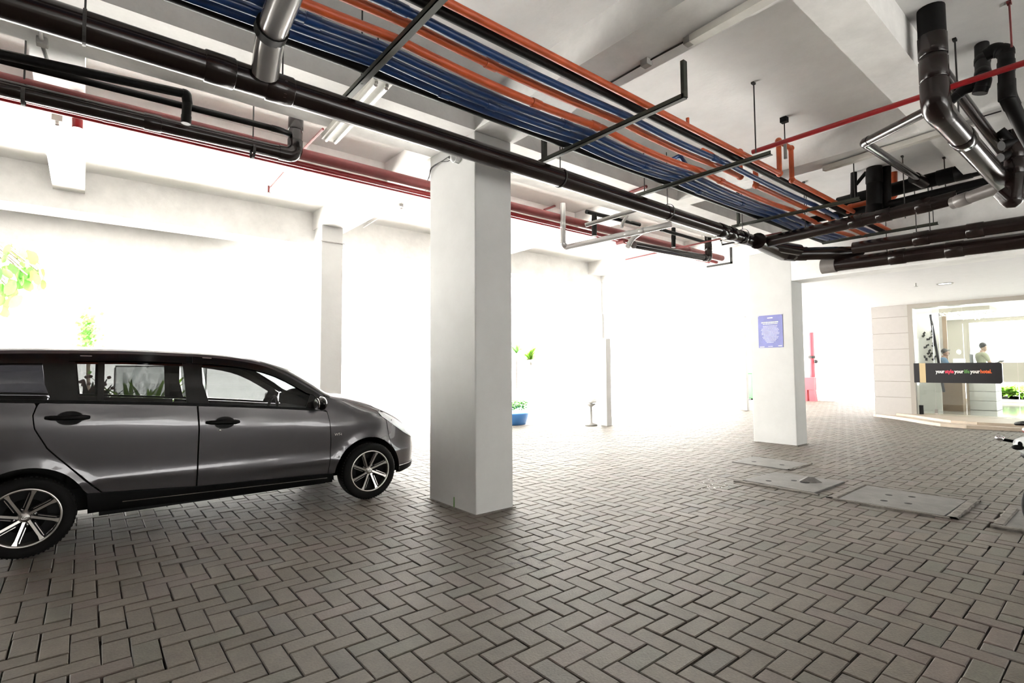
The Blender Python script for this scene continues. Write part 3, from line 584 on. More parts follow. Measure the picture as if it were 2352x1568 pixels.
def panel(name, poly, side, m, parent, off=0., flange=.014, fine=.05, lab=None):
    bm = bmesh.new(); vs = [bm.verts.new((x, 0, z)) for x, z in poly]; bm.faces.new(vs)
    x0 = min(p[0] for p in poly); x1 = max(p[0] for p in poly); z0 = min(p[1] for p in poly); z1 = max(p[1] for p in poly)
    for x in sorted(set(XPL)):
        if x0+.004 < x < x1-.004: bmesh.ops.bisect_plane(bm, geom=bm.verts[:]+bm.edges[:]+bm.faces[:], plane_co=(x, 0, 0), plane_no=(1, 0, 0), dist=1e-5)
    z = math.ceil(z0/fine)*fine
    while z < z1-.003:
        if z > z0+.003: bmesh.ops.bisect_plane(bm, geom=bm.verts[:]+bm.edges[:]+bm.faces[:], plane_co=(0, 0, z), plane_no=(0, 0, 1), dist=1e-5)
        z += fine
    bm.verts.index_update()
    def P(x, z, o=0.): return V((x, side*(Yh(x, z)+o), z))
    verts = []; norms = []
    for v in bm.verts:
        x, z = v.co.x, v.co.z; verts.append(P(x, z, off)); e = .006
        dx = max(-6, min(6, (Yh(x+e, z)-Yh(x-e, z))/(2*e))); dz = max(-6, min(6, (Yh(x, z+e)-Yh(x, z-e))/(2*e)))
        norms.append(V((-dx, side, -dz)).normalized())
    faces = [[v.index for v in f.verts] for f in bm.faces]
    nf = len(faces)
    bd = [(e.verts[0].index, e.verts[1].index) for e in bm.edges if len(e.link_faces) == 1]
    if flange:
        for a, b in bd:
            k = len(verts); pa, pb = verts[a], verts[b]
            verts += [pa.copy(), pb.copy(), pb-V((0, side*flange, 0)), pa-V((0, side*flange, 0))]
            t = (pb-pa).cross(V((0, 1, 0))); t = t.normalized() if t.length > 1e-9 else V((0, 0, 1)); norms += [t]*4; faces.append([k, k+1, k+2, k+3])
    bm.free()
    me = bpy.data.meshes.new(name); me.from_pydata([tuple(v) for v in verts], [], faces)
    me.update()
    for p in me.polygons:
        n = norms[p.vertices[0]]
        if p.normal.dot(n) < 0: p.flip()
        p.use_smooth = True
    me.materials.append(M[m]); me.materials.append(M['plastic']); me.update()
    for p in me.polygons:
        if p.index >= nf: p.material_index = 1
    me.normals_split_custom_set_from_vertices([tuple(n) for n in norms])
    o = bpy.data.objects.new(name, me); C.objects.link(o); o.parent = parent
    if lab: o['label'] = lab
    return o
def arcp(cx, cz, R, a0, a1, n=18): return [(cx+R*cos(radians(a0+(a1-a0)*k/n)), cz+R*sin(radians(a0+(a1-a0)*k/n))) for k in range(n+1)]
def edge(f, x0, x1, n=12): return [(x0+(x1-x0)*k/n, f(x0+(x1-x0)*k/n)) for k in range(n+1)]
rail = lambda x: ztop(x)-.035
FA, RA = (2.51, .277, .345), (-.055, .277, .35)
for sd in (-1, 1):
    g = .003
    # bodywork
    fd = panel('front_door', [(1.003, .345), (1.005, .60), (1.006, .82), (.995, belt(.99)-.012)]+edge(lambda x: belt(x)-.012, 1.05, 2.05, 10)+[(2.078, .90), (2.100, .79), (2.113, .63), (2.112, .45), (2.10, .305)], sd, 'paint', CAR)
    rd = panel('rear_door', [(.376, .392), (.990, .348), (.993, .60), (.994, .82), (.982, belt(.98)-.012)]+edge(lambda x: belt(x)-.012, .93, 0.0, 9)+[(-.012, 1.06), (-.030, .996), (-.018, .903), (.055, .757), (.110, .690), (.176, .615), (.270, .51)], sd, 'paint', CAR)
    panel('front_fender', [(2.106, .305), (2.119, .45), (2.120, .63), (2.107, .79), (2.084, .905), (2.055, belt(2.05)+.01), (2.055, rail(2.055)-.02)]+edge(rail, 2.08, 2.66, 12)+[(2.70, .80), (2.74, .62), (2.78, .50)]+arcp(*FA, 38, 176, 26)+[(2.165, .30)], sd, 'paint', CAR)
    panel('front_bumper', [(2.786, .495), (2.746, .62), (2.706, .80), (2.69, rail(2.69)), ]+edge(rail, 2.75, 3.14, 8)+[(3.18, .50), (3.21, .42), (3.25, .33), (3.25, .285), (2.90, .275), (2.875, .285)]+arcp(*FA, 2, 36, 6), sd, 'paint', CAR)
    panel('bumper_lip', [(2.855, .27), (3.25, .285), (3.25, .24), (3.08, .225), (2.92, .20), (2.865, .21)], sd, 'plastic', CAR, off=.018, lab='black lower lip of the front bumper')
    panel('quarter_panel', [(-.84, .42), (-.80, .32)]+[(-.44, .30)]+list(reversed(arcp(*RA, 25, 174, 26)))[0:]+[(.285, .398), (.364, .390), (.262, .498), (.168, .608), (.102, .684), (.047, .752), (-.026, .900), (-.038, .996), (-.020, 1.06)]+edge(lambda x: belt(x)-.012, -.03, -.80, 8), sd, 'paint', CAR)
    panel('sill', [(.285, .39), (.376, .386), (.99, .342), (2.10, .299), (2.150, .296), (2.155, .21), (1.15, .218), (.29, .240)], sd, 'plastic', CAR, off=-.004, lab='black sill strip below the doors')
    panel('sill_highlight', [(.5, .300), (1.3, .280), (2.1, .262), (2.1, .256), (1.3, .274), (.5, .294)], sd, 'alloy', CAR, off=.001)  # silver highlight along the sill, put in as a thin bright strip
    panel('belt_moulding', edge(lambda x: belt(x)-.010, -.75, 2.06, 20)+list(reversed(edge(lambda x: belt(x)+.014, -.75, 2.06, 20))), sd, 'plastic', CAR, off=.002)
    # greenhouse
    vt = lambda x: min(ztop(x)-.045, 1.447)
    vb = lambda x: vt(x)-.055
    gf = panel('window_pane', [(1.075, belt(1.075)+.016)]+edge(lambda x: belt(x)+.016, 1.2, 1.86, 6)+[(1.90, belt(1.9)+.03)]+[(1.935, 1.075)]+list(reversed(edge(vb, 1.03, 1.90, 14))), sd, 'carglass', fd, off=-.012, flange=0)
    gf.parent = fd
    gr = panel('window_pane', [(.365, belt(.365)+.016)]+edge(lambda x: belt(x)+.016, .5, .91, 4)+[(.90, 1.2), (.885, vb(.885))]+list(reversed(edge(vb, .365, .85, 5))), sd, 'carglass', rd, off=-.012, flange=0)
    g3 = panel('window_pane', [(.215, belt(.2)+.016), (.325, belt(.325)+.016), (.325, vb(.325)), (.185, vb(.185))], sd, 'carglass', rd, off=-.012, flange=0)
    gq = panel('quarter_window', [(-.60, belt(-.6)+.008), (.06, belt(.06)+.010), (.02, 1.22), (.0, 1.372), (-.40, 1.372), (-.52, 1.33)], sd, 'darkglass', CAR, off=-.010, flange=0)
    panel('window_divider', [(.325, belt(.325)+.01), (.365, belt(.365)+.01), (.365, vb(.365)), (.325, vb(.325))], sd, 'gloss', rd, off=-.004)
    panel('center_pillar', [(.91, belt(.91)+.01), (1.078, belt(1.078)+.01), (1.03, 1.20), (1.025, vb(1.02)), (.885, vb(.885)), (.90, 1.2)], sd, 'gloss', CAR, off=-.003, lab='gloss black centre pillar')
    panel('rear_pillar', [(.06, belt(.06)+.01), (.215, belt(.215)+.01), (.185, vb(.185)), (.0, vb(.185)), (.02, 1.22)], sd, 'gloss', CAR, off=-.003, lab='gloss black pillar behind the rear door glass')
    panel('rear_pillar', [(-.78, belt(-.78)+.01), (-.60, belt(-.6)+.01), (-.52, 1.33), (-.40, 1.370), (.0, 1.370), (.185, 1.385), (.19, 1.447), (-.55, 1.435), (-.70, 1.33)], sd, 'gloss', CAR, off=-.003)
    panel('window_visor', edge(vb, .15, .91, 10)+list(reversed(edge(vt, .15, .91, 10))), sd, 'gloss', rd, off=.012, lab='black rain visor over the rear door window')
    panel('window_visor', edge(vb, .955, 1.90, 14)+[(1.96, 1.07), (2.035, .975), (2.05, 1.04)]+list(reversed(edge(vt, .955, 1.98, 14))), sd, 'gloss', fd, off=.012, lab='black rain visor over the front door window')
    panel('front_corner_trim', [(1.88, belt(1.88)+.012), (2.05, belt(2.05)+.008), (2.03, .99), (1.955, 1.075), (1.935, 1.078)], sd, 'gloss', fd, off=.003)
    panel('door_frame', edge(lambda x: vb(x)-.012, .0, 1.90, 20)+[(2.03, .99), (2.04, 1.03)]+list(reversed(edge(lambda x: vt(x)+.004, .0, 1.98, 20))), sd, 'plastic', CAR, off=-.018, flange=0)
    panel('roof_rail', edge(lambda x: vt(x)-.002, -.72, 2.06, 30)+list(reversed(edge(lambda x: rail(x)+.012, -.72, 2.06, 30))), sd, 'paint', CAR, off=0., flange=0)
    # badges and visor logos
    panel('visor_logo', [(.215, 1.432), (.285, 1.431), (.285, 1.425), (.215, 1.426)], sd, 'alloy', CAR, off=.014, flange=0)
    panel('visor_logo', [(1.03, 1.424), (1.10, 1.420), (1.10, 1.414), (1.03, 1.418)], sd, 'alloy', CAR, off=.014, flange=0)
    # handles: recess, grip and flap
    for (xa, xb, zz, dd) in ((.035, .280, .972, rd), (1.052, 1.300, .868, fd)):
        xc = (xa+xb)/2; dz = -.010
        panel('handle_recess', [(xc+.012+.080*cos(a), zz-.006+.052*sin(a)) for a in [2*pi*k/24 for k in range(24)]], sd, 'plastic', dd, off=.007, flange=0)
        m_ = MB(); pts = [V((CARX+x, CY+sd*(Yh(x, zz)+o), zz+dz*(x-xa)/(xb-xa)+.004)) for x, o in ((xa, .006), (xa+.03, .026), (xc-.04, .042), (xc+.04, .042), (xb-.03, .026), (xb, .006))]
        m_.tube(pts, .0, 10, True, [.013, .018, .018, .018, .020, .014]); m_.build('door_handle', 'plastic', dd)
    # mirror
    mx, mz = 2.02, .985; yb = CY+sd*(Yh(mx, mz)); t = MB(); t.ell((CARX+mx-.035, yb+sd*.12, mz+.005), (.050, .105, .068), 20, 12); mr = t.build('side_mirror', 'gloss', CAR)
    MB().tube([(CARX+mx, yb-sd*.01, mz-.045), (CARX+mx-.02, yb+sd*.06, mz-.03)], .022, 10).build('mirror_arm', 'plastic', mr)
    MB().ell((CARX+mx-.075, yb+sd*.12, mz+.005), (.014, .090, .055), 16, 8).build('mirror_glass', 'chrome', mr)
    # lamp
    panel('headlamp', [(2.62, .875), (2.70, .855), (2.86, .765), (3.00, .67), (3.09, .60), (3.13, .545), (3.07, .565), (2.94, .63), (2.80, .72), (2.66, .82)], sd, 'headlamp', CAR, off=.004)
# top skin: roof, windscreen, bonnet
def top_rows(x0, x1, n, y_in=1.):
    rows = []
    for i in range(n+1):
        x = x0+(x1-x0)*i/n; R = rail(x); yr = Yh(x, R); rise = .035+(.025 if x < 1.4 else .045 if x < 2.6 else .02)
        row = []
        for k in range(-12, 13):
            a = k/12*pi/2; y = yr*(1 if a > 0 else -1)*abs(sin(a))**.85; z = R+rise*abs(cos(a))**.9
            row.append(V((x+CARX+ (.10*(cos(a)) if 1.5 < x < 2.15 else 0)*min(1, min(x-1.5, 2.15-x)/.2), CY+y, z)))
        rows.append(row)
    return rows
MB().grid(top_rows(-.80, 1.50, 30)).build('roof', 'paint', CAR, fix=False)
ws = top_rows(1.50, 2.12, 14)
MB().grid([r[:4] for r in ws]).build('windscreen_pillar', 'gloss', CAR, fix=False); MB().grid([r[-4:] for r in ws]).build('windscreen_pillar', 'gloss', CAR, fix=False)
MB().grid([r[3:-3] for r in ws[1:]]).build('windscreen', 'windshield', CAR, fix=False)
MB().grid(top_rows(2.12, 3.17, 28)).build('bonnet', 'paint', CAR, fix=False)
# nose and tail skins
rows = [[V((CARX+3.18+.06*(1-(k/8)**2) , CY+(k/8)*Yh(3.18, z), z)) for k in range(-8, 9)] for z in (.285, .33, .38, .43, .48)]
MB().grid(rows).build('grille', 'plastic', CAR, fix=False)
rows = [[V((CARX-.84-.05*(1-(k/8)**2), CY+(k/8)*Yh(-.84, z), z)) for k in range(-8, 9)] for z in (.3, .45, .6, .8, .95)]
MB().grid(rows).build('tailgate', 'paint', CAR, fix=False)
rows = [[V((CARX+x, CY+(k/8)*Yh(x, z), z)) for k in range(-8, 9)] for x, z in ((-.84, .95), (-.80, 1.15), (-.70, 1.36), (-.62, 1.41))]
MB().grid(rows).build('rear_window', 'darkglass', CAR, fix=False)
# chassis block, inner door liners, arches, seats, dashboard
def cbox(a, b, name, m, bev=0.): return MB().box((CARX+a[0], CY+a[1], a[2]), (CARX+b[0], CY+b[1], b[2]), bev).build(name, m, CAR)
cbox((-.75, -.50, .22), (3.0, .50, .60), 'underbody', 'plastic'); cbox((.36, -.70, .20), (2.10, .70, .36), 'floor_pan', 'plastic')
for s in (-1, 1):
    cbox((.36, s*.735, .30), (2.08, s*.70, .90), 'door_liner', 'fabric'); cbox((-.70, s*.735, .62), (.36, s*.70, 1.0), 'side_liner', 'fabric')
    cbox((2.13, s*.66, .66), (2.7, s*.5, .78), 'inner_wing', 'plastic')
cbox((2.1, -.5, .5), (2.9, .5, .80), 'engine_bay', 'plastic'); cbox((1.75, -.66, .62), (2.12, .66, .92), 'dashboard', 'fabric', .04)
for (x, y) in ((1.05, -.36), (1.05, .36), (.15, -.36), (.15, .36), (-.50, 0)):
    w_ = .25 if x > -.4 else .5
    st = cbox((x, y-w_, .40), (x+.50, y+w_, .58), 'seat', 'fabric', .05); MB().box((CARX+x-.10, CY+y-w_, .55), (CARX+x+.04, CY+y+w_, 1.0), .05).build('seat_back', 'fabric', st)
    if x < 0: MB().box((CARX+x-.10, CY+y-.12, 1.07), (CARX+x, CY+y+.12, 1.20), .04).build('headrest', 'fabric', st)
MB().tube([(CARX+1.68+.07*sin(a)*.4, CY-.36+.17*cos(a), .88+.17*sin(a)) for a in [2*pi*k/24 for k in range(25)]], .014, 8).build('steering_wheel', 'plastic', CAR)
# arch liners
for cx in (FA[0], RA[0]):
    for s in (-1, 1):
        m_ = MB(); rows = []
        for yy in (.46, .70, .765): rows.append([V((CARX+cx+.352*cos(radians(a)), CY+s*yy, .277+.352*sin(radians(a)))) for a in range(-8, 189, 7)])
        m_.grid(rows).build('wheel_arch_liner', 'rubber', CAR, fix=False)
# wheels
def wheel(lx, s, ang):
    c = V((CARX+lx, CY+s*.725, .283)); o = c.y; R = .283
    prof = [(.203, -.080), (.209, -.098), (.235, -.104), (.262, -.098), (.277, -.080), (.283, -.05), (.283, .05), (.277, .08), (.25, .098), (.20, .09)]
    m_ = MB(); m_.lathe([(r, y*(-s)) for r, y in prof], c, 'y', 56); wh = m_.build('wheel', 'rubber', CAR)
    wh['label'] = 'black tyre with machined alloy rim'
    tr = MB()
    for k in range(64):
        a = 2*pi*k/64; d = V((cos(a), 0, sin(a))); t_ = V((-sin(a), 0, cos(a)))
        tr.bar(c+d*.279+V((0, s*.072, 0)), c+d*.279+V((0, s*.030, 0)), .012, .010, d)
    tr.build('tread_block', 'rubber', wh)
    of = s*.082
    MB().lathe([(.188, of*.9), (.191, of*1.20), (.198, of*1.26), (.206, of*1.22), (.206, of*1.0), (.192, of*.7), (.19, of*.2), (.19, -of)], c, 'y', 56).build('rim_lip', 'alloy', wh)
    MB().lathe([(0, of*.15), (.19, of*.15)], c, 'y', 40).build('wheel_disc', 'alloyblack', wh)
    MB().lathe([(0, of*.50), (.035, of*.50), (.05, of*.25), (.12, of*.25), (.12, of*.16)], c, 'y', 40).build('brake_disc', 'plastic', wh)
    for k in range(8):
        a = ang+2*pi*k/8; d = V((cos(a), 0, sin(a))); t_ = V((-sin(a), 0, cos(a)))
        sw = V((cos(a+.22), 0, sin(a+.22)))
        p = c+sw*.030+V((0, of*.82, 0)); q = c+d*.196+V((0, of*1.12, 0)); m_ = MB(); dd = (q-p).normalized(); n_ = dd.cross(V((0, 1, 0))).normalized()
        for (w0, w1, o_) in ((.0085, .0085, 0.),):
            vs = [p+n_*w0, p-n_*w0, q-n_*w1*1.9, q+n_*w1*1.9, p.lerp(q, .78)-n_*w1, p.lerp(q, .78)+n_*w1]
            b_ = V((0, -of*.22, 0)); L_ = [vs[0], vs[1], vs[4], vs[2], vs[3], vs[5]]
            m_.add(L_+[v+b_ for v in L_], [(0, 1, 2, 5), (5, 2, 3, 4), (6, 7, 1, 0), (7, 8, 2, 1), (8, 9, 3, 2), (9, 10, 4, 3), (10, 11, 5, 4), (11, 6, 0, 5)])
        m_.build('spoke', 'alloy', wh)
        off = n_*(.021*(1)); m2 = MB(); m2.bar(p.lerp(q, .22)+off, p.lerp(q, .86)+off, .0045, .008, (0, 1, 0)); m2.build('spoke_rib', 'alloy', wh)
        mb = MB(); mb.bar(p.lerp(q, .15)+off*.5-V((0, of*.12, 0)), p.lerp(q, .95)+off*.5-V((0, of*.12, 0)), .034, .008, (0, 1, 0)); mb.build('spoke_web', 'alloyblack', wh)
    MB().lathe([(0, of*.98), (.024, of*.98), (.030, of*.90), (.036, of*.80), (.045, of*.70), (.045, of*.3)], c, 'y', 28).build('hub_cap', 'alloy', wh)
    m_ = MB(); ce = c+V((0, of*1.0, 0)); em = lambda rx_, rz_, cx_, cz_: m_.tube([ce+V((cx_+rx_*cos(a), 0, cz_+rz_*sin(a))) for a in [2*pi*k/20 for k in range(21)]], .0018, 6)
    em(.018, .012, 0, 0); em(.006, .011, 0, 0); em(.012, .005, 0, .005); m_.build('wheel_emblem', 'chrome', wh)
    for k in range(4):
        a = ang+.5+pi/2*k; MB().lathe([(0, of*.62), (.009, of*.62), (.011, of*.35)], c+V((.058*cos(a), 0, .058*sin(a))), 'y', 10).build('wheel_nut', 'chrome', wh)
for lx in (-.055, 2.512):
    for s in (-1, 1): wheel(lx, s, .38 if lx > 1 else 1.32)
# mud flap area and the badge lettering
def text(body, size, loc, rot, m, parent=None, name='lettering', ext=.001, align='LEFT', bold=0., lab=None):
    cu = bpy.data.curves.new(name, 'FONT'); cu.body = body; cu.size = size; cu.extrude = ext; cu.offset = bold; cu.align_x = align; cu.resolution_u = 2
    ob = bpy.data.objects.new(name, cu); C.objects.link(ob); dg = bpy.context.evaluated_depsgraph_get(); me = bpy.data.meshes.new_from_object(ob.evaluated_get(dg))
    wd = ob.dimensions.x; C.objects.unlink(ob); bpy.data.objects.remove(ob); bpy.data.curves.remove(cu)
    me.materials.clear(); me.materials.append(M[m]); mo = Matrix.Translation(V(loc)) @ rot.to_4x4()
    if parent is not None:
        off = V((0,0,0)); q = parent
        while q is not None: off = off+q.location; q = q.parent
        mo = Matrix.Translation(-off) @ mo
    me.transform(mo); o = bpy.data.objects.new(name, me); C.objects.link(o)
    if parent is not None: o.parent = parent
    if lab: o['label'] = lab
    return o, max([v.co.x for v in me.vertices])-min([v.co.x for v in me.vertices])
ROT_Y = Matrix(((1,0,0),(0,0,-1),(0,1,0)))            # text upright facing -y
text('VVT-i', .030, (CARX+2.150, CY-Yh(2.18, .68)-.002, .668), ROT_Y, 'chrome', CAR, 'badge', bold=.0006)
MB().lathe([(0, -.003), (.009, -.003), (.010, .003)], (CARX+1.155, CY-Yh(1.155, .80)+0, .80), 'y', 16).build('key_lock', 'chrome', CAR)

# ------------------------------------------------------------------ hotel lobby front at the right (facade plane x = 15.9)
XF = 15.9
def fx(px, py, X=XF): return at(px, py, 0, X)
yL, yM = fx(2004, 800).y, fx(2088, 800).y
ZF = .12
t = thing('stone_pier', 'pale stone clad pier with horizontal joints left of the lobby glass', 'pier', (XF, (yL+yM)/2, 0)); n_ = 7
zs = [0]+[fx(2088, q).z for q in (913, 876, 838, 801, 764, 726, 694)][0:7]
for k in range(7):
    MB().box((XF, yM, zs[k]+.006), (XF+.5, yL, zs[k+1]-.006), .004).build('stone_panel', 'tile', t)
MB().box((XF+.012, yM+.01, 0), (XF+.49, yL-.01, zs[7])).build('core', 'beige', t)
ztopg = fx(2095, 708).z; zhead = 2.84
t = thing('lobby_glass_front', 'frameless glass front of the lobby beside the stone pier', 'glass front', (XF, 2, ZF))
MB().box((XF-.02, yM-.10, 0), (XF+.3, yM, zhead)).build('jamb', 'beige', t)
MB().box((XF-.02, -1.5, ztopg), (XF+.3, yM-.10, zhead)).build('header', 'beige', t)
ys = [yM-.10, fx(2145, 850).y, fx(2215, 850).y+.0, fx(2337, 850).y, -1.5]
for a, b in zip(ys[:-1], ys[1:]): box((XF+.05, b+.004, ZF), (XF+.062, a-.004, ztopg)).build('glass_pane', 'clearglass', t)
box((XF+.03, yM-.14, ZF), (XF+.08, yM-.22, ZF+.22)).build('patch_fitting', 'plastic', t); box((XF+.03, ys[1]-.03, ZF), (XF+.08, ys[1]+.03, ZF+.14)).build('patch_fitting', 'chrome', t)
# dark band with the slogan
s0 = fx(2100, 834); s1 = fx(2302, 833); sb = fx(2100, 878)
y0, y1, z0, z1 = s0.y, s1.y, sb.z, s0.z
sg = thing('slogan_sign', 'black horizontal sign band with a coloured slogan across the lobby glass', 'sign', (XF-.06, (y0+y1)/2, (z0+z1)/2))
pts = []; r_ = .05
for cy, cz, a0 in ((y1+r_, z1-r_, 90), (y1+r_, z0+r_, 180)):
    for k in range(7): a = radians(a0+15*k); pts.append((XF-.07, cy+r_*cos(a) if a0 == 90 else cy+r_*cos(a), cz+r_*sin(a)))
pts = [(XF-.07, y0, z1)]+pts+[(XF-.07, y0, z0)]
MB().poly(pts, (.05, 0, 0)).build('band', 'signblack', sg)
yg = fx(2114, 855).y; yh = fx(2128, 855).y; box((XF-.074, yh, z0+.002), (XF-.071, yg, z1-.002)).build('end_stripe', 'gold', sg, True)
ROT_X = Matrix(((0, 0, -1), (-1, 0, 0), (0, 1, 0)))   # text facing -x, reading towards -y
cur = fx(2151, 858).y; tot = fx(2151, 858).y-fx(2281, 858).y; zb_ = fx(2200, 857.5).z; parts = [('your', 'twhite'), ('style', 'tred'), ('your', 'twhite'), ('life', 'tgreen'), ('your', 'twhite'), ('hotel.', 'torange')]
size = .118; made = []; wsum = 0
for body, m_ in parts:
    o, wd = text(body, size, (0, 0, 0), Matrix.Identity(3), m_, None, 'lettering', bold=.0035); made.append((o, wd)); wsum += wd+.012
kx = tot/wsum
for o, wd in made:
    me = o.data; xm = min(v.co.x for v in me.vertices)
    for v in me.vertices: v.co = V((XF-.075-v.co.z*.5, cur-(v.co.x-xm)*kx, zb_+.01+v.co.y*1.0))-V(sg.location)
    cur -= (wd+.012)*kx; o.parent = sg
# curved stone step
st = thing('entrance_step', 'cream stone step curving out below the lobby glass', 'step', (XF-.5, 2.5, 0))
e_ = [fl(2006, 956), fl(2040, 960), fl(2080, 966), fl(2120, 973), fl(2160, 979), fl(2220, 984), fl(2352, 991), fl(2440, 996)]
pts = [V((XF+.5, yL, 0)), V((XF, yL, 0))]+[V((p.x, p.y, 0)) for p in e_]+[V((e_[-1].x, -2.5, 0)), V((XF+.5, -2.5, 0))]
MB().poly([p+V((0,0,.0)) for p in pts], (0, 0, .065)).build('lower_tread', 'stone', st)
pts2 = [V((XF+.5, yM+.05, 0)), V((XF-.02, yM+.05, 0))]+[V((min(XF-.02, p.x+.30), p.y-.12, 0)) for p in e_[1:]]+[V((e_[-1].x+.3, -2.5, 0)), V((XF+.5, -2.5, 0))]
MB().poly([p+V((0,0,.065)) for p in pts2], (0, 0, .055)).build('upper_tread', 'stone', st)
# lobby interior
struct(box((XF+.5, -6, 0), (22.8, yL, ZF)).build('floor', 'glosstile'))
lw = box((22.6, -6, ZF), (22.8, fx(2228, 800, 22.6).y+.0, .22)); struct(lw.build('wall_front', 'taupe'))
yb0 = fx(2228, 800, 22.6).y
w_ = MB().box((22.6, yb0, ZF), (22.8, yL, 2.84)); zt_ = fx(2290, 738, 22.6).z; w_.box((22.6, -6, zt_), (22.8, yb0, 2.84)); struct(w_.build('wall_far', 'taupe'))
tr_ = box((22.62, -6, fx(2330, 878, 22.6).z), (22.7, fx(2303, 850, 22.6).y, fx(2330, 832, 22.6).z)).build('trim_30', 'taupe'); struct(tr_)
struct(box((XF+.5, yL-.1, ZF), (22.6, yL, 2.84)).build('wall_side', 'white'))
zr = .02
t = thing('leaf_panel', 'frosted panel with dark leaf cutouts behind the left glass pane', 'panel', (17.2, 4, ZF)); ya, yb = fx(2102, 800, 17.4).y, fx(2158, 800, 17.4).y
box((17.4, yb, ZF), (17.45, ya, fx(2100, 722, 17.4).z)).build('panel', 'twhite', t)
rr = random.Random(5); m_ = MB()
for (px, py, a) in ((2122, 768, .2), (2135, 777, .9), (2142, 763, -.3), (2144, 790, .1), (2128, 795, .7), (2134, 808, .3), (2126, 822, -.5), (2146, 822, .5), (2138, 815, .4)):
    q = fx(px, py, 17.38); L_ = .085; d = V((0, -sin(a), cos(a))); s_ = V((0, cos(a), sin(a)))
    m_.poly([q+d*L_, q+s_*.03+d*.02, q+s_*.01-d*.01, q+s_*.045-d*.05, q-d*L_, q-s_*.035-d*.02, q-s_*.01+d*.015, q-s_*.035+d*.05], (-.004, 0, 0))
m_.build('leaf_cutouts', 'cable', t)
t = thing('flag_pole', 'dark slanting pole leaning inside the left lobby pane', 'pole', fx(2160, 835, 17.2)); MB().bar(fx(2137, 722, 17.2), fx(2168, 900, 17.2)*1.0, .05, .05).build('pole', 'trouser', t)
t = thing('reception_desk', 'tall brown laminate desk block behind the sign band', 'desk', fx(2180, 940, 17.6)); a, b = fx(2146, 940, 17.6), fx(2213, 940, 17.6)
box((17.6, b.y, ZF), (18.6, a.y, 1.1)).build('front_panel', 'brown', t); box((17.58, b.y-.02, 1.1), (18.65, a.y+.02, 1.14)).build('desk_top', 'twhite', t)
t = thing('reception_counter', 'white counter with horizontal joints right of the brown desk block', 'counter', fx(2250, 940, 18.4)); a, b = fx(2214, 940, 18.4), fx(2290, 940, 18.4)
for k in range(4): MB().box((18.4, b.y, ZF+.25*k+.005), (19.2, a.y, ZF+.25*k+.245), .004).build('face_panel', 'white', t)
t = thing('lobby_pillar', 'pale pink grey pillar inside the lobby behind the guard', 'pillar', fx(2165, 930, 19.4)); a, b = fx(2150, 800, 19.4), fx(2167, 800, 19.4)
box((19.4, b.y, ZF), (19.9, a.y, 2.84)).build('shaft', 'tile', t); box((19.38, b.y-.10, ZF), (19.42, b.y, 2.84)).build('corner_strip', 'brown', t)
t = thing('machine', 'white coffee machine like appliance on the counter behind the guard', 'appliance', fx(2205, 825, 18.8)); c_ = fx(2203, 825, 18.8)
MB().box(c_-V((.1, .12, .22)), c_+V((.1, .12, .02)), .02).build('body', 'white', t); MB().ell(c_+V((0, 0, .20)), (.055, .055, .075)).build('bowl', 'twhite', t)
# crystal chandelier
ch = thing('crystal_chandelier', 'wide shallow crystal chandelier under the lobby ceiling', 'chandelier', fx(2215, 722, 18.2)); rr = random.Random(9); cm = MB(); cm2 = MB()
for k in range(210):
    px = rr.uniform(2158, 2288); py = 712+rr.uniform(0, 20)*(1-((px-2223)/75)**2)+abs(px-2223)*.02+rr.uniform(0, 4); q = fx(px, py, rr.uniform(17.6, 19.0)); r_ = rr.uniform(.008, .018)
    q.z = min(q.z, 2.72); (cm if k % 2 else cm2).ell(q, (r_, r_, r_*1.4), 6, 4)
o = cm.build('crystals', 'crystal', ch); o['kind'] = 'stuff'; o = cm2.build('crystals', 'chrome', ch); o['kind'] = 'stuff'
box((17.9, fx(2280, 715, 18.3).y, 2.74), (18.9, fx(2165, 715, 18.3).y, 2.84)).build('ceiling_tray', 'taupe', ch)
for px, py, X, lb in ((2163, 708, 17.2, 'small lobby downlight left of the chandelier'), (2310, 692, 17.4, 'lobby downlight right of the chandelier')):
    q = fx(px, py, X); q.z = 2.835; t = thing('downlight', lb, 'light', q); MB().lathe([(.0, 0), (.07, 0), (.08, -.01), (.09, 0)], q, n=20).build('lamp', 'lamp', t)
def plant(t, base, h, n, spread, m='leaf', w=.05, seed=1, droop=.5, name='leaves', wide=0):
    rr = random.Random(seed); mb = MB()
    for k in range(n):
        a = rr.uniform(0, 2*pi); L_ = h*rr.uniform(.6, 1.05); tilt = rr.uniform(.1, spread); d = V((cos(a), sin(a), 0)); s_ = V((-sin(a), cos(a), 0)); pts = []
        for i in range(6):
            f = i/5; r = L_*f; ang = tilt+droop*f*f; p = V(base)+d*(sin(ang)*r)+V((0, 0, cos(ang)*r)); ww = w*sin(pi*min(1, f*.85+.12))**.8
            pts.append((p-s_*ww, p+V((0, 0, -ww*.25)), p+s_*ww))
        mb.grid([list(q) for q in pts])
    return mb.build(name, m, t)
for k, (px, py, h) in enumerate(((2301, 915, .62), (2322, 913, .58), (2345, 915, .66))):
    q = fx(px, py, 23.3); q.z = max(.05, q.z); q.z = .25
    t = thing('potted_plant', ['leafy plant in a dark box, left of three beyond the far lobby window', 'middle leafy plant of the three beyond the far lobby window', 'right leafy plant at the picture edge beyond the far lobby window'][k], 'plant', (q.x, q.y, .0), 'plants beyond the lobby')
    box((q.x-.2, q.y-.28, 0), (q.x+.2, q.y+.28, .30)).build('planter', 'cable', t); plant(t, (q.x, q.y, .3), h, 60, 1.2, 'leaf2', .06, 20+k)
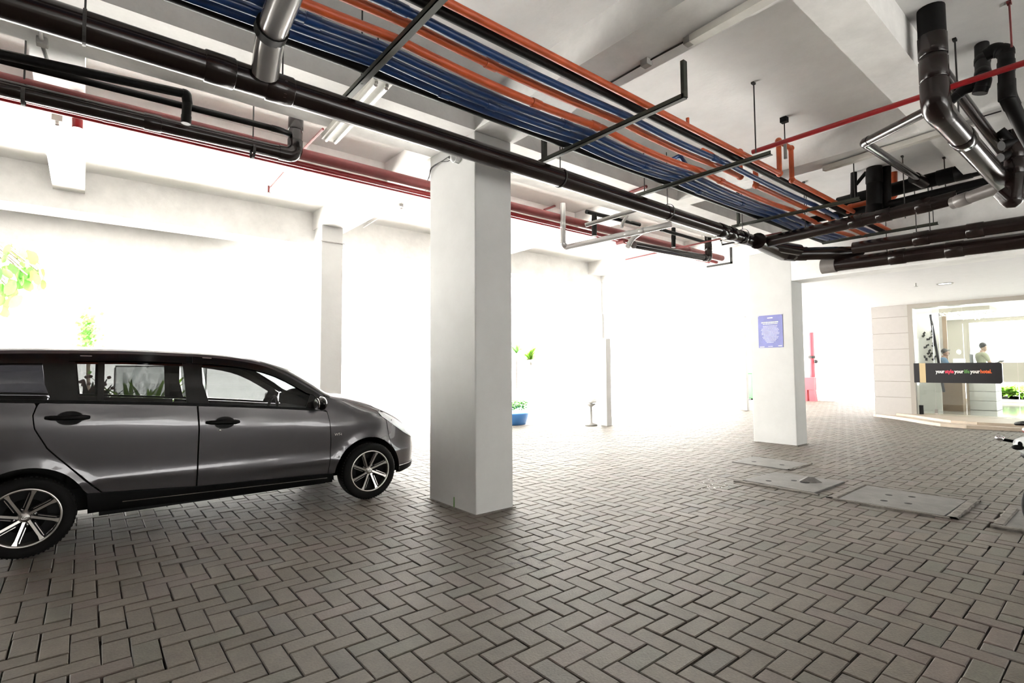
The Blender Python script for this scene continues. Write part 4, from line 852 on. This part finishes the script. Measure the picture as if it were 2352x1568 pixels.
# people in the lobby
def skin_mesh(name, joints, edges, m, parent, sub=2):
    me = bpy.data.meshes.new(name); off = V((0,0,0)); q = parent
    while q is not None: off = off+q.location; q = q.parent
    me.from_pydata([tuple(V(j[0])-off) for j in joints], edges, []); o = bpy.data.objects.new(name, me); C.objects.link(o)
    sk = o.modifiers.new('s', 'SKIN'); 
    for i, j in enumerate(joints): r = j[1]; me.skin_vertices[0].data[i].radius = r if isinstance(r, tuple) else (r, r)
    me.skin_vertices[0].data[0].use_root = True
    su = o.modifiers.new('u', 'SUBSURF'); su.levels = sub; su.render_levels = sub
    dg = bpy.context.evaluated_depsgraph_get(); nm = bpy.data.meshes.new_from_object(o.evaluated_get(dg)); C.objects.unlink(o); bpy.data.objects.remove(o)
    for p in nm.polygons: p.use_smooth = True
    nm.materials.clear(); nm.materials.append(M[m]); o = bpy.data.objects.new(name, nm); C.objects.link(o); o.parent = parent; return o
def person(label, base, yaw, hgt, skin, shirt, hair, arms, tilt=.25, cap=False, pack=False, tablet=False):
    t = thing('person', label, 'person', base); c, s = cos(yaw), sin(yaw); k = hgt/1.72
    def P(f, l, z): return V(base)+V((f*c-l*s, f*s+l*c, z))*k      # forward, left, up
    # one continuous body in skin; clothing over it
    hip, ch_, nk = P(0, 0, .95), P(.02, 0, 1.30), P(.04, 0, 1.47)
    hd = P(.04+.10*tilt, 0, 1.60)
    J = [(hip, .10), (P(.01, 0, 1.12), .095), (ch_, (.11, .10)), (P(.03, 0, 1.42), .07), (nk, .048), (P(.05+.05*tilt, 0, 1.53), .052)]
    E_ = [(0, 1), (1, 2), (2, 3), (3, 4), (4, 5)]
    for sd in (-1, 1):
        n0 = len(J); ar = arms[0 if sd < 0 else 1]
        J += [(P(.02, sd*.17, 1.40), .055), (P(*ar[0]), .042), (P(*ar[1]), .030), (P(*ar[2]), .028)]; E_ += [(3, n0), (n0, n0+1), (n0+1, n0+2), (n0+2, n0+3)]
        n1 = len(J); J += [(P(0, sd*.09, .88), .085), (P(.02, sd*.10, .50), .058), (P(-.01, sd*.10, .10), .038), (P(.10, sd*.11, .035), .035)]; E_ += [(0, n1), (n1, n1+1), (n1+1, n1+2), (n1+2, n1+3)]
    body = skin_mesh('body', J, E_, skin, t)
    # head as a shaped ellipsoid with face features joined to the neck
    hm = MB(); hc = P(.055+.06*tilt, 0, 1.615); hm.ell(hc, (.088*k, .076*k, .112*k), 20, 14); fwd = V((c, s, 0)); up = V((0,0,1)); side = V((-s, c, 0))
    hm.ell(hc+fwd*.086*k-up*(.01+.02*tilt)*k, (.018*k, .014*k, .026*k), 10, 8); hm.ell(hc+fwd*.03*k-up*.075*k, (.055*k, .045*k, .045*k), 12, 8)
    for sd in (-1, 1): hm.ell(hc+side*sd*.078*k-fwd*.005*k, (.020*k, .012*k, .032*k), 8, 6)
    hm.build('head', skin, t)
    em = MB()
    for sd in (-1, 1): em.ell(hc+fwd*.070*k+side*sd*.030*k+up*.012*k, (.012*k, .012*k, .007*k), 8, 6)
    em.ell(hc+fwd*.066*k-up*.058*k, (.014*k, .022*k, .005*k), 8, 6); em.build('eyes_and_mouth', hair, t)
    hr = MB(); hr.ell(hc-fwd*.018*k+up*.035*k, (.092*k, .084*k, .092*k), 20, 12); hr.build('hair', hair, t)
    if cap: q = MB(); q.ell(hc+fwd*.065*k+up*.072*k, (.060*k, .060*k, .014*k), 14, 6); q.build('cap_peak', hair, t)
    # shirt and trousers
    Sj = [(P(0, 0, .98), (.13, .105)), (P(.01, 0, 1.12), (.125, .10)), (P(.02, 0, 1.30), (.145, .11)), (P(.02, 0, 1.42), (.085, .08))]; Se = [(0, 1), (1, 2), (2, 3)]
    for sd in (-1, 1):
        n0 = len(Sj); ar = arms[0 if sd < 0 else 1]; el = P(*ar[0]); sh = P(.02, sd*.17, 1.40); Sj += [(sh, .068), (sh.lerp(el, .8), .055)]; Se += [(3, n0), (n0, n0+1)]
    skin_mesh('shirt', Sj, Se, shirt, t)
    Tj = [(P(0, 0, .97), (.13, .10))]; Te = []
    for sd in (-1, 1): n0 = len(Tj); Tj += [(P(0, sd*.09, .86), .098), (P(.02, sd*.10, .50), .072), (P(-.01, sd*.10, .09), .06)]; Te += [(0, n0), (n0, n0+1), (n0+1, n0+2)]
    skin_mesh('trousers', Tj, Te, 'trouser', t)
    for ix, sd in enumerate((-1, 1)):   # hands with five fingers
        w0 = P(*arms[ix][1]); w1 = P(*arms[ix][2]); d = (w1-w0).normalized(); hm = MB(); pc = w1+d*.045*k; sv = d.cross(V((0,0,1))).normalized(); uv = sv.cross(d)
        hm.ell(pc, (.032*k, .032*k, .018*k), 10, 6)
        for f_ in range(4):
            L_ = (.062, .072, .068, .052)[f_]*k; p = pc+sv*(.024-.016*f_)*k+d*.02*k; hm.tube([p, p+d*L_*.5-uv*.008, p+d*L_-uv*.030*k], .008*k, 8)
        p = pc-sv*.0*k+sv*(.028*k*(-sd)); hm.tube([p, p+sv*(-sd)*.02*k+d*.02*k, p+sv*(-sd)*.022*k+d*.045*k], .0085*k, 8); hm.build('hand', skin, t)
    if pack: MB().box(P(-.30, -.14, 1.05), P(-.12, .14, 1.42), .03).build('backpack', 'pack', t)
    if tablet:
        a = P(.40, 0, 1.16); q = MB(); q.bar(P(.33, 0, 1.12), P(.50, 0, 1.24), .20, .012, (0,0,1)); q.build('tablet', 'cable', t)
    return t
q = fx(2163, 830, 18.9)
person('guard in a blue shirt and dark cap looking down behind the sign band', (18.9, q.y, ZF), radians(-62), 1.66, 'skin', 'shirt', 'hair', (((.10, -.24, 1.16), (.30, -.16, 1.06), (.36, -.14, 1.04)), ((.10, .24, 1.16), (.30, .14, 1.06), (.36, .12, 1.04))), .7, cap=True)
q = fx(2259, 830, 20.6)
person('person with a grey backpack reading a tablet further inside the lobby', (20.2, q.y, ZF), radians(-52), 1.84, 'skin2', 'shirt2', 'hair', (((.08, -.24, 1.16), (.30, -.12, 1.16), (.36, -.10, 1.17)), ((.08, .24, 1.16), (.30, .12, 1.16), (.36, .10, 1.17))), .5, pack=True, tablet=True)

# lobby lamps at downlights and chandelier; the rear pair is added fill without fixtures
for (x_, y_, e_) in ((17.2, fx(2163, 708, 17.2).y, 11), (17.4, fx(2310, 692, 17.4).y, 11), (18.4, fx(2223, 720, 18.4).y, 22), (20.5, 2.5, 14), (20.5, .8, 14)):
    ld = bpy.data.lights.new('lobby_lamp_and_fill', 'POINT'); ld.energy = e_; ld.color = (1, .95, .86); ld.shadow_soft_size = .08; lo = bpy.data.objects.new('lobby_lamp_and_fill', ld); C.objects.link(lo); lo.location = (x_, y_, 2.62)

# ------------------------------------------------------------------ notice on the second column
XP = 9.149
def px_(a, b): return at(a, b, 0, XP)
c4 = [px_(1741, 726), px_(1797, 721), px_(1798, 797), px_(1744, 799)]; ya, yb = c4[0].y-.0, c4[1].y; zt = (c4[0].z+c4[1].z)/2; zb = (c4[2].z+c4[3].z)/2
t = thing('notice_poster', 'blue laminated notice with lines of white text on the second column', 'poster', (XP, (ya+yb)/2, (zt+zb)/2))
MB().box((XP-.006, yb, zb), (XP, ya, zt)).build('sheet', 'poster', t)
m_ = MB(); rr = random.Random(2); W_ = ya-yb; Hh = zt-zb; yc = (ya+yb)/2
def words(m, z, half, h, seed):
    r2 = random.Random(seed); y = yc+half
    while y > yc-half+.012:
        w_ = r2.uniform(.010, .034); m.box((XP-.0075, max(y-w_, yc-half), z-h/2), (XP-.006, y, z+h/2)); y -= w_+.005
for k in range(13): words(m_, zt-Hh*(.335+.042*k), W_*(.30, .30, .36, .38, .34, .36, .36, .28, .33, .30, .24, .20, .16)[k], .0075, k)
words(m_, zb+.020, W_*.10, .008, 50); m_.build('text_lines', 'postertext', t)
m2 = MB(); m2.box((XP-.0075, yb+.02, zb+.02), (XP-.006, yb+.08, zb+.032)); m2.box((XP-.0075, ya-.10, zb+.010), (XP-.006, ya-.02, zb+.022)); m2.box((XP-.0075, yc-.045, zt-Hh*.10), (XP-.006, yc+.045, zt-Hh*.07)); m2.build('small_print', 'twhite', t)
m3 = MB(); words(m3, zt-Hh*.22, W_*.36, .020, 77); words(m3, zt-Hh*.27, W_*.30, .012, 78); m3.build('heading', 'posteryellow', t)
m4 = MB()
for y in (ya-.012, yb+.012): m4.lathe([(0, XP-.008), (.006, XP-.008), (.007, XP-.006)], (0, y, zt-.012), 'x', 10)
m4.build('pins', 'chrome', t)

# ------------------------------------------------------------------ drain covers set in the paving
def slab(name, label, pts, z=.012, holes=(), rim=0, m='concrete', th=.035):
    t = thing(name, label, 'drain cover', (sum(p[0] for p in pts)/4, sum(p[1] for p in pts)/4, 0))
    bm = bmesh.new(); vs = [bm.verts.new((p[0], p[1], z)) for p in pts]; f = bm.faces.new(vs); r = bmesh.ops.extrude_face_region(bm, geom=[f]); bmesh.ops.translate(bm, vec=(0, 0, -th), verts=[v for v in r['geom'] if isinstance(v, bmesh.types.BMVert)])
    bmesh.ops.bevel(bm, geom=bm.edges[:], offset=.004, segments=2, affect='EDGES'); bm.verts.index_update(); o = MB(); o.add([v.co.copy() for v in bm.verts], [[v.index for v in f.verts] for f in bm.faces]); bm.free(); o.build('slab', m, t)
    for (x, y) in holes: MB().lathe([(0, z+.001), (.030, z+.001), (.034, z-.002)], (x, y, 0), n=14).build('lifting_hole', 'hole', t)
    return t
def rim(t, x0, y0, x1, y1, w_, h=.018, seed=1, sides='wens'):
    rr = random.Random(seed)
    def strip(a, b, n):
        m = MB(); a, b = V(a), V(b); d = (b-a).normalized(); s_ = V((-d.y, d.x, 0)); rows = []
        for i in range(n+1):
            p = a.lerp(b, i/n); wob = rr.uniform(-.012, .012); hh = h+rr.uniform(-.004, .004)
            rows.append([p-s_*(w_/2+wob)+V((0,0,-.03)), p-s_*(w_/2+wob)+V((0,0,hh*.5)), p-s_*(w_/3)+V((0,0,hh)), p+s_*(w_/3)+V((0,0,hh)), p+s_*w_/2+V((0,0,hh*.6)), p+s_*w_/2+V((0,0,-.03))])
        m.grid(rows, False); m.build('cement_rim', 'cement', t)
    if 'w' in sides: strip((x0-w_/2, y0-w_, 0), (x0-w_/2, y1+w_, 0), 14)
    if 'e' in sides: strip((x1+w_/2, y1+w_, 0), (x1+w_/2, y0-w_, 0), 14)
    if 'n' in sides: strip((x1, y1+w_/2, 0), (x0, y1+w_/2, 0), 14)
    if 's' in sides: strip((x0, y0-w_/2, 0), (x1, y0-w_/2, 0), 14)
t = slab('drain_cover', 'farthest concrete drain cover, nearest the notice column', [(6.93, 3.70), (6.93, 2.97), (7.57, 2.95), (7.58, 3.72)], .010, [(7.15, 3.5), (7.2, 3.15)]); rim(t, 6.93, 2.96, 7.58, 3.72, .03, .012, 3, 'es')
t = slab('drain_cover', 'concrete drain cover with a broken lifted piece on it', [(5.88, 3.02), (5.84, 2.24), (6.66, 2.23), (6.62, 2.99)], .016, [(6.28, 2.62), (6.05, 2.80)]); rim(t, 5.84, 2.24, 6.66, 3.03, .05, .016, 4, 'w')
q = V((6.36, 2.50, .016)); m_ = MB(); m_.add([q+V(p) for p in ((-.09, .06, .0), (-.03, -.10, .002), (.06, -.12, .0), (.11, .05, .0), (.02, .10, .0), (.0, .0, .055), (-.05, .0, .045), (.03, -.04, .05))], [(0, 1, 6), (1, 7, 6), (1, 2, 7), (2, 3, 7), (3, 5, 7), (3, 4, 5), (4, 0, 6), (4, 6, 5), (5, 6, 7)]); m_.build('broken_chunk', 'concrete', t)
MB().lathe([(0, .0175), (.045, .0175), (.05, .016)], (6.27, 2.50, 0), n=12).build('broken_hole', 'hole', t)
t = slab('drain_cover', 'large stained metal grey drain cover framed by rough cement', [(5.77, 2.0), (5.79, 1.18), (6.60, 1.17), (6.63, 2.01)], .014, [(6.05, 1.50), (6.38, 1.55), (6.0, 1.68), (6.3, 1.72)]); rim(t, 5.77, 1.17, 6.63, 2.01, .085, .018, 5, 'sen'); rim(t, 5.77, 1.17, 6.63, 2.01, .03, .015, 6, 'w')
t = slab('drain_cover', 'drain cover with a crumbled cement edge cut off by the right picture edge', [(5.78, .80), (5.78, .10), (6.55, .10), (6.52, .80)], .012); rim(t, 5.78, .10, 6.54, .80, .075, .02, 8, 'nw')
t = thing('cement_spill', 'patch of spilled white cement crumbs beside the lifted drain cover', 'cement crumbs', (5.55, 3.25, 0)); rr = random.Random(12); m_ = MB()
for k in range(60):
    q = fl(rr.gauss(1640, 18), rr.gauss(1112, 8)); r = rr.uniform(.003, .011); m_.ell((q.x, q.y, .002), (r, r*rr.uniform(.6, 1.2), .003), 7, 4)
o = m_.build('crumbs', 'twhite', t); o['kind'] = 'stuff'
# small weed tuft at the column foot
t = tag(MB().grid([[(2.735-.02*k+.012*s, 4.22+.02*j, .10*f_*(1-.3*j)) for s in (-.5, .5)] for f_ in (0, .5, 1) for k, j in ((0, 0),)]).build('weed', 'leaf'), 'tiny weed growing at the foot of the middle column', 'weed')

# ------------------------------------------------------------------ things out in the daylight
def on(px, py): return fl(px, py, 0)
# tree hanging in at the left
t = thing('tree', 'tree branch with broad pale green leaves at the left picture edge', 'tree', (-3.2, 11.5, 0)); rr = random.Random(31)
tr = V((-3.2, 11.6, 0)); MB().tube([tr, tr+V((.1, 0, 1.5)), tr+V((.3, -.1, 3.1)), tr+V((.8, -.2, 4.2))], .1, 12, radii=[.12, .1, .08, .04]).build('trunk', 'bark', t)
lm = MB(); bm_ = MB()
cl = [(40, 575), (30, 560), (60, 590), (45, 610), (75, 635), (95, 640), (85, 655), (70, 650), (60, 630), (20, 660), (10, 690), (12, 710), (30, 680), (5, 600), (20, 620), (100, 625), (50, 600), (15, 640)]
anchor = tr+V((.8, -.2, 4.2))
for k, (a, b) in enumerate(cl):
    p = at(a-8, b-18, 1, 11.0+rr.uniform(-.4, .4)); bm_.tube([anchor.lerp(p, .0), anchor.lerp(p, .6)+V((0,0,.15)), p], .012, 6)
    for j in range(4):
        q = p+V((rr.uniform(-.16, .16), rr.uniform(-.2, .2), rr.uniform(-.14, .10))); an = rr.uniform(0, 2*pi); d = V((cos(an)*.6, sin(an)*.6, -.6-rr.random()*.4)).normalized(); s_ = d.cross(V((sin(an), -cos(an), .3))).normalized(); L_ = rr.uniform(.16, .26); w_ = L_*.34
        lm.grid([[q+d*L_*f-s_*w_*sin(pi*(f*.9+.05))**.7, q+d*L_*f+V((0,0,.02)), q+d*L_*f+s_*w_*sin(pi*(f*.9+.05))**.7] for f in (0, .2, .4, .6, .8, 1)])
bm_.build('branches', 'bark', t); lm.build('leaves', 'leaf', t)
c_ = at(212, 790, 1, 13); t = thing('shrub', 'sparse greyish shrub against the white wall above the car roof', 'shrub', (c_.x, 13, 0)); m_ = MB(); rr = random.Random(8)
for k in range(260):
    q = at(rr.gauss(205, 13), rr.gauss(765, 24), 1, 13+rr.uniform(-.2, .2)); r = rr.uniform(.02, .045); a = rr.uniform(0, pi); m_.add([q+V((-r, 0, -r*.4)), q+V((r*.3, r*cos(a), -r)), q+V((r, 0, r*.5)), q+V((-r*.2, -r*cos(a), r))], [(0, 1, 2, 3)])
m_.build('foliage', 'leaf', t); MB().tube([(c_.x, 13, 0), (c_.x-.05, 13, 1.4), (c_.x, 13, 2.2)], .03, 8).build('stem', 'bark', t)
# pots and sheet behind the car
yS = 8.95
def bx(px, py): return at(px, py, 1, yS)
x0, x1 = at(232, 880, 1, yS).x, at(392, 880, 1, yS).x
t = thing('plastic_sheet', 'crumpled clear plastic sheet on a frame seen through the rear car window', 'sheet', (x0, yS, 0)); rr = random.Random(4); rows = []
for i in range(29):
    x = x0+.15+(x1-x0+.3)*i/28; rows.append([V((x, yS+.05*sin(i*1.9)+.03*sin(i*4.3+j*.8)+rr.uniform(-.015, .015), .35+(at(300, 842, 1, yS).z-.35)*j/10)) for j in range(11)])
MB().grid(rows).build('sheet', 'sheet', t)
for x in (x0+.15, x1+.45): MB().tube([(x, yS+.05, 0), (x, yS+.05, 1.36)], .012, 8).build('frame_post', 'greyrod', t)
MB().tube([(x0+.15, yS+.05, at(300, 841, 1, yS).z), (x1+.45, yS+.05, at(300, 841, 1, yS).z)], .012, 8).build('frame_rail', 'greyrod', t)
for k, (px, h, lb) in enumerate(((300, .80, 'spiky green plant seen low through the rear car window'), (345, 1.02, 'tall strap leaved plant seen through the rear car window'))):
    q = at(px, 905, 1, 8.6); t = thing('potted_plant', lb, 'plant', (q.x, 8.6, 0)); MB().lathe([(0, 0), (.13, 0), (.17, .34), (.18, .36), (.15, .36), (.0, .33)], (q.x, 8.6, 0), n=20).build('pot', 'soil', t); plant(t, (q.x, 8.6, .34), h+.18, 26, .7, 'leaf2', .035, 60+k, .3)
q = at(205, 880, 1, 8.7); t = thing('bougainvillea', 'shrub with pink white flowers seen through the small rear car window', 'shrub', (q.x, 8.7, 0)); MB().lathe([(0, 0), (.15, 0), (.2, .4), (0, .38)], (q.x, 8.7, 0), n=18).build('pot', 'soil', t); plant(t, (q.x, 8.7, .4), .9, 60, .9, 'trouser', .04, 81, .2)
m_ = MB(); rr = random.Random(6)
for k in range(40): m_.ell((q.x+rr.gauss(0, .16), 8.55+rr.gauss(0, .08), 1.05+rr.gauss(0, .10)), (.025, .02, .022), 6, 4)
m_.build('flowers', 'pink', t)
# right of the middle column
q = at(1200, 935, 1, 9.7); b = on(1192, 970); t = thing('planter', 'low blue planter with a clipped green bush beside the middle column', 'planter', (b.x-.35, 9.7, 0))
xr = at(1204, 950, 1, 9.7).x; zt_ = at(1200, 943, 1, 9.7).z
MB().lathe([(0, 0), (.42, 0), (.50, zt_*.9), (.50, zt_), (.46, zt_), (0, zt_-.03)], (xr-.5, 9.7, 0), n=28).build('tub', 'bluepot', t)
m_ = MB(); rr = random.Random(13)
for k in range(420): 
    a = rr.uniform(0, 2*pi); r = .45*rr.random()**.5; m_.ell((xr-.48+r*cos(a), 9.7+r*sin(a), zt_+.06+rr.uniform(0, .20)), (.03, .03, .015), 5, 3)
m_.build('bush', 'leaf', t)
q = at(1216, 830, 1, 10.2); t = thing('hanging_pot', 'small hanging pot with bright leaves right of the middle column', 'plant', q+V((0,0,.9)))
MB().lathe([(0, -.11), (.07, -.10), (.10, .05), (.0, .04)], q, n=16).build('pot', 'greyrod', t); plant(t, q, .62, 26, .9, 'leaf2', .055, 17, .5); MB().tube([q, V((q.x, q.y, 4.2))], .004, 6).build('wire', 'rod', t)
t2 = thing('garden_plant', 'slim plant with dark leaves right against the middle column edge', 'plant', (at(1186, 800, 1, 10.4).x, 10.4, 0)); q = at(1186, 800, 1, 10.4); MB().tube([(q.x, 10.4, 0), q], .012, 8).build('stem', 'bark', t2); plant(t2, q-V((0,0,.12)), .45, 14, .9, 'leaf', .05, 23)
b = on(1358, 977); t = thing('plant_stand', 'white bird bath like stand left of the stepped post', 'stand', (b.x, b.y, 0)); MB().lathe([(0, 0), (.14, 0), (.14, .04), (.03, .07), (.028, .42), (.10, .47), (.11, .50), (0, .50)], (b.x, b.y, 0), n=22).build('pedestal', 'greyrod', t)
MB().lathe([(0, .50), (.12, .52), (.13, .60), (0, .58)], (b.x, b.y, 0), n=22).build('bowl', 'white', t)
# red hydrant line and cabinets behind the notice column
b = on(1868, 920); y_ = b.y; t = thing('hydrant_pipe', 'thick red standpipe behind the notice column', 'pipe', (b.x, y_, 0)); r_ = .095
MB().tube([(b.x, y_, .9), (b.x, y_, 2.62)], r_, 16).build('pipe_run', 'redbox', t); MB().tube([(b.x, y_, 1.62), (b.x, y_, 1.72)], r_*1.3, 16).build('clamp', 'cable', t); MB().ell((b.x-.05, y_-.16, 1.50), (.07, .07, .07)).build('valve', 'cable', t)
t = thing('hydrant_cabinet', 'red cabinet with a flared base below the red standpipe', 'cabinet', (b.x-.2, y_, 0)); x_ = b.x-.25
MB().box((x_-.12, y_-.18, .42), (x_+.12, y_+.30, .90), .01).build('cabinet', 'redbox', t)
for ya_, yb_ in ((-.22, .0), (.07, .34)): MB().poly([(x_-.11, y_+ya_, 0), (x_-.11, y_+yb_, 0), (x_-.11, y_+min(yb_, .29)+.01, .43), (x_-.11, y_+max(ya_, -.17), .43)], (.2, 0, 0)).build('base_panel', 'redbox', t)
struct(MB().box((b.x+.35, y_-.62, 0), (b.x+.6, 12, 2.84)).build('wall_end', 'bwall'))
b2 = on(1898, 918); tag(MB().tube([(b2.x+.0, b2.y, 0), (b2.x, b2.y, .55)], .02, 8).tube([(b2.x, b2.y, .55), (b2.x, b2.y, .85)], .045, 10).build('bollard', 'cable'), 'small dark topped post on the ground right of the red cabinet', 'post')
b = on(1723, 917); t = thing('green_bin', 'dark green bin edge showing left of the notice column', 'bin', (b.x, b.y, 0)); MB().box((b.x-.3, b.y-.28, .05), (b.x+.3, b.y+.10, 1.05), .04).build('body', 'greenpaint', t); MB().box((b.x-.32, b.y-.30, 1.05), (b.x+.32, b.y+.12, 1.12), .02).build('lid', 'greenpaint', t)
for yy in (-.2, .05): MB().lathe([(0, -.03), (.07, -.03), (.07, .03), (0, .03)], (b.x-.2, b.y+yy, .07), 'y', 14).build('wheel', 'rubber', t)
q = at(1677, 793, 0, 22.5); t = thing('notice_board', 'faint pale blue notice board in the glare left of the notice column', 'board', q); MB().box((22.48, q.y-.28, q.z-.35), (22.55, q.y+.28, q.z+.35), .01).build('board', 'postertext', t); box((22.47, q.y-.2, q.z-.25), (22.49, q.y+.2, q.z+.2)).build('paper', 'white', t)
MB().tube([(22.55, q.y, 0), (22.55, q.y, q.z)], .03, 8).build('post', 'greyrod', t)
# ------------------------------------------------------------------ scooter cut off by the right picture edge
tip = at(2326, 1012, 2, .74); R_ = V((_r.x, _r.y, 0)).normalized(); S_ = V((-R_.y, R_.x, 0))
def sp_(a, b, z): return tip+R_*a+S_*b+V((0, 0, z-.74))
t = thing('scooter', 'white and dark red scooter tail poking in at the right picture edge', 'scooter', sp_(.6, 0, 0))
m_ = MB()
def hull(rows, name, mm):
    m_ = MB(); rr_ = []
    for (a, z, w_, h_) in rows: rr_.append([sp_(a, w_*cos(q), z+h_*sin(q)) for q in [2*pi*k/16 for k in range(17)]])
    m_.grid(rr_); m_.build(name, mm, t)
hull([(.055, .715, .02, .02), (.065, .71, .07, .05), (.11, .70, .10, .07), (.30, .66, .13, .10), (.60, .58, .15, .10), (.75, .48, .14, .06), (.80, .45, .02, .02)], 'rear_cowl', 'scooter')
hull([(.10, .625, .02, .015), (.12, .625, .07, .03), (.30, .58, .10, .05), (.5, .5, .10, .05), (.52, .5, .01, .01)], 'under_tail', 'plastic')
hull([(.13, .80, .02, .01), (.16, .81, .09, .04), (.35, .80, .13, .05), (.70, .77, .12, .05), (.86, .75, .08, .03), (.88, .75, .01, .01)], 'seat', 'scooterred')
hull([(.70, .42, .10, .03), (.80, .32, .14, .04), (1.10, .30, .14, .04), (1.16, .45, .16, .08), (1.22, .75, .15, .06), (1.26, .95, .10, .06), (1.27, 1.0, .02, .02)], 'leg_shield', 'scooter')
for a in (.30, 1.45):
    c_ = sp_(a, 0, .25); m_ = MB()
    m_.tube([c_+R_*.205*cos(q)+V((0, 0, .205*sin(q))) for q in [2*pi*k/32 for k in range(33)]], .042, 12, False); w_ = m_.build('wheel', 'rubber', t)
    m_ = MB(); m_.tube([c_-S_*.06, c_+S_*.06], .05, 14)
    for k in range(5): q = 2*pi*k/5; m_.bar(c_, c_+R_*.18*cos(q)+V((0, 0, .18*sin(q))), .03, .02, (0, 0, 1))
    m_.build('hub', 'alloyblack', w_)
m_ = MB(); m_.tube([sp_(1.45, .06, .25), sp_(1.30, .06, .70), sp_(1.26, .02, 1.0)], .018, 8); m_.tube([sp_(1.20, -.32, 1.03), sp_(1.25, 0, 1.0), sp_(1.20, .32, 1.03)], .014, 8); m_.build('fork_and_bars', 'plastic', t)
for b in (-.12, .12):
    MB().ell(sp_(.015, b, .745), (.03, .03, .022), 12, 8).build('indicator', 'chrome', t); MB().tube([sp_(.03, b, .735), sp_(.10, b*.5, .72)], .012, 8).build('indicator_stalk', 'plastic', t)
MB().ell(sp_(.035, 0, .69), (.02, .035, .02), 12, 8).build('tail_lamp', 'plastic', t)
m_ = MB(); m_.tube([sp_(.10, -.07, .86), sp_(.085, 0, .875), sp_(.10, .07, .86), sp_(.28, .09, .85)], .013, 8); m_.tube([sp_(.28, -.09, .85), sp_(.10, -.07, .86)], .013, 8); m_.build('grab_rail', 'plastic', t)

# ------------------------------------------------------------------ light, world, camera
w = bpy.data.worlds.new('overcast'); bpy.context.scene.world = w; w.use_nodes = True
bg = w.node_tree.nodes['Background']; bg.inputs[0].default_value = (1, 1, 1, 1); bg.inputs[1].default_value = 3.0
cam = bpy.data.cameras.new('camera'); co = bpy.data.objects.new('camera', cam); C.objects.link(co)
cam.sensor_width = 36; cam.sensor_fit = 'HORIZONTAL'; cam.lens = F/2352*36; cam.clip_start = .05; cam.clip_end = 300
co.matrix_world = Matrix.Translation(CAMLOC) @ Matrix((_r, _u, -_w)).transposed().to_4x4()
sc = bpy.context.scene; sc.camera = co
sc.view_settings.view_transform = 'Standard'; sc.view_settings.look = 'None'; sc.view_settings.gamma = 1
sc.view_settings.use_curve_mapping = False; sc.view_settings.exposure = 1.2
sd = bpy.data.lights.new('sun', 'SUN'); sd.energy = 58; sd.angle = radians(8); sd.color = (1, .985, .965); so = bpy.data.objects.new('sun', sd); C.objects.link(so)
so.rotation_euler = (V((-.30, .16, -1)).to_track_quat('-Z', 'Y')).to_euler()
import sys, OpenImageIO as oiio, numpy as np
b=oiio.ImageBuf('/workdir/render_main.png'); a=b.get_pixels(oiio.FLOAT)[...,:3]
s=a.shape[1]/2352
for n,x,y,t in [('ceil top',1350,40,'203,199,193'),('ceil mid right',1850,120,'150-165'),('ceilR',1650,250,'205'),('ceilTR',2260,40,'185'),('colL top',1030,500,'225,226,222'),('colL bot',1030,1100,'195'),('colR top',1130,550,'188,184,178'),('colR bot',1130,1100,'165,163,155'),('col2L',1770,700,'236'),('col2R',1843,850,'172,168,160'),('floor near',1170,1400,'112,104,94'),('floor bl',60,1500,'42,38,30'),('floor br',2300,1500,'52,47,38'),('floor mid',1400,1150,'165,160,150'),('floor far',1400,1030,'245'),('floor R',2150,1050,'118,110,100'),('floor underL',400,1250,'75,70,58'),('leftceil',300,350,'255'),('A1near',330,60,'150,145,138'),('A1soff',300,180,'205'),('farbeam',300,460,'240'),('portceil',2100,640,'225'),('beamR',2100,590,'190'),('pier',2050,800,'225,218,212'),('carbody',350,1010,'95,92,95'),('carlow',600,1075,'55'),('cars top',300,940,'60'),('blue',1200,240,'30,65,115'),('orange',1250,150,'205,95,55'),('pvc',1200,370,'30,22,20')]:
    X=int(x*s);Y=int(y*s);v=a[max(0,Y-2):Y+3,max(0,X-2):X+3].mean((0,1))*255
    print('%-14s %s   photo %s'%(n,np.round(v).astype(int),t))
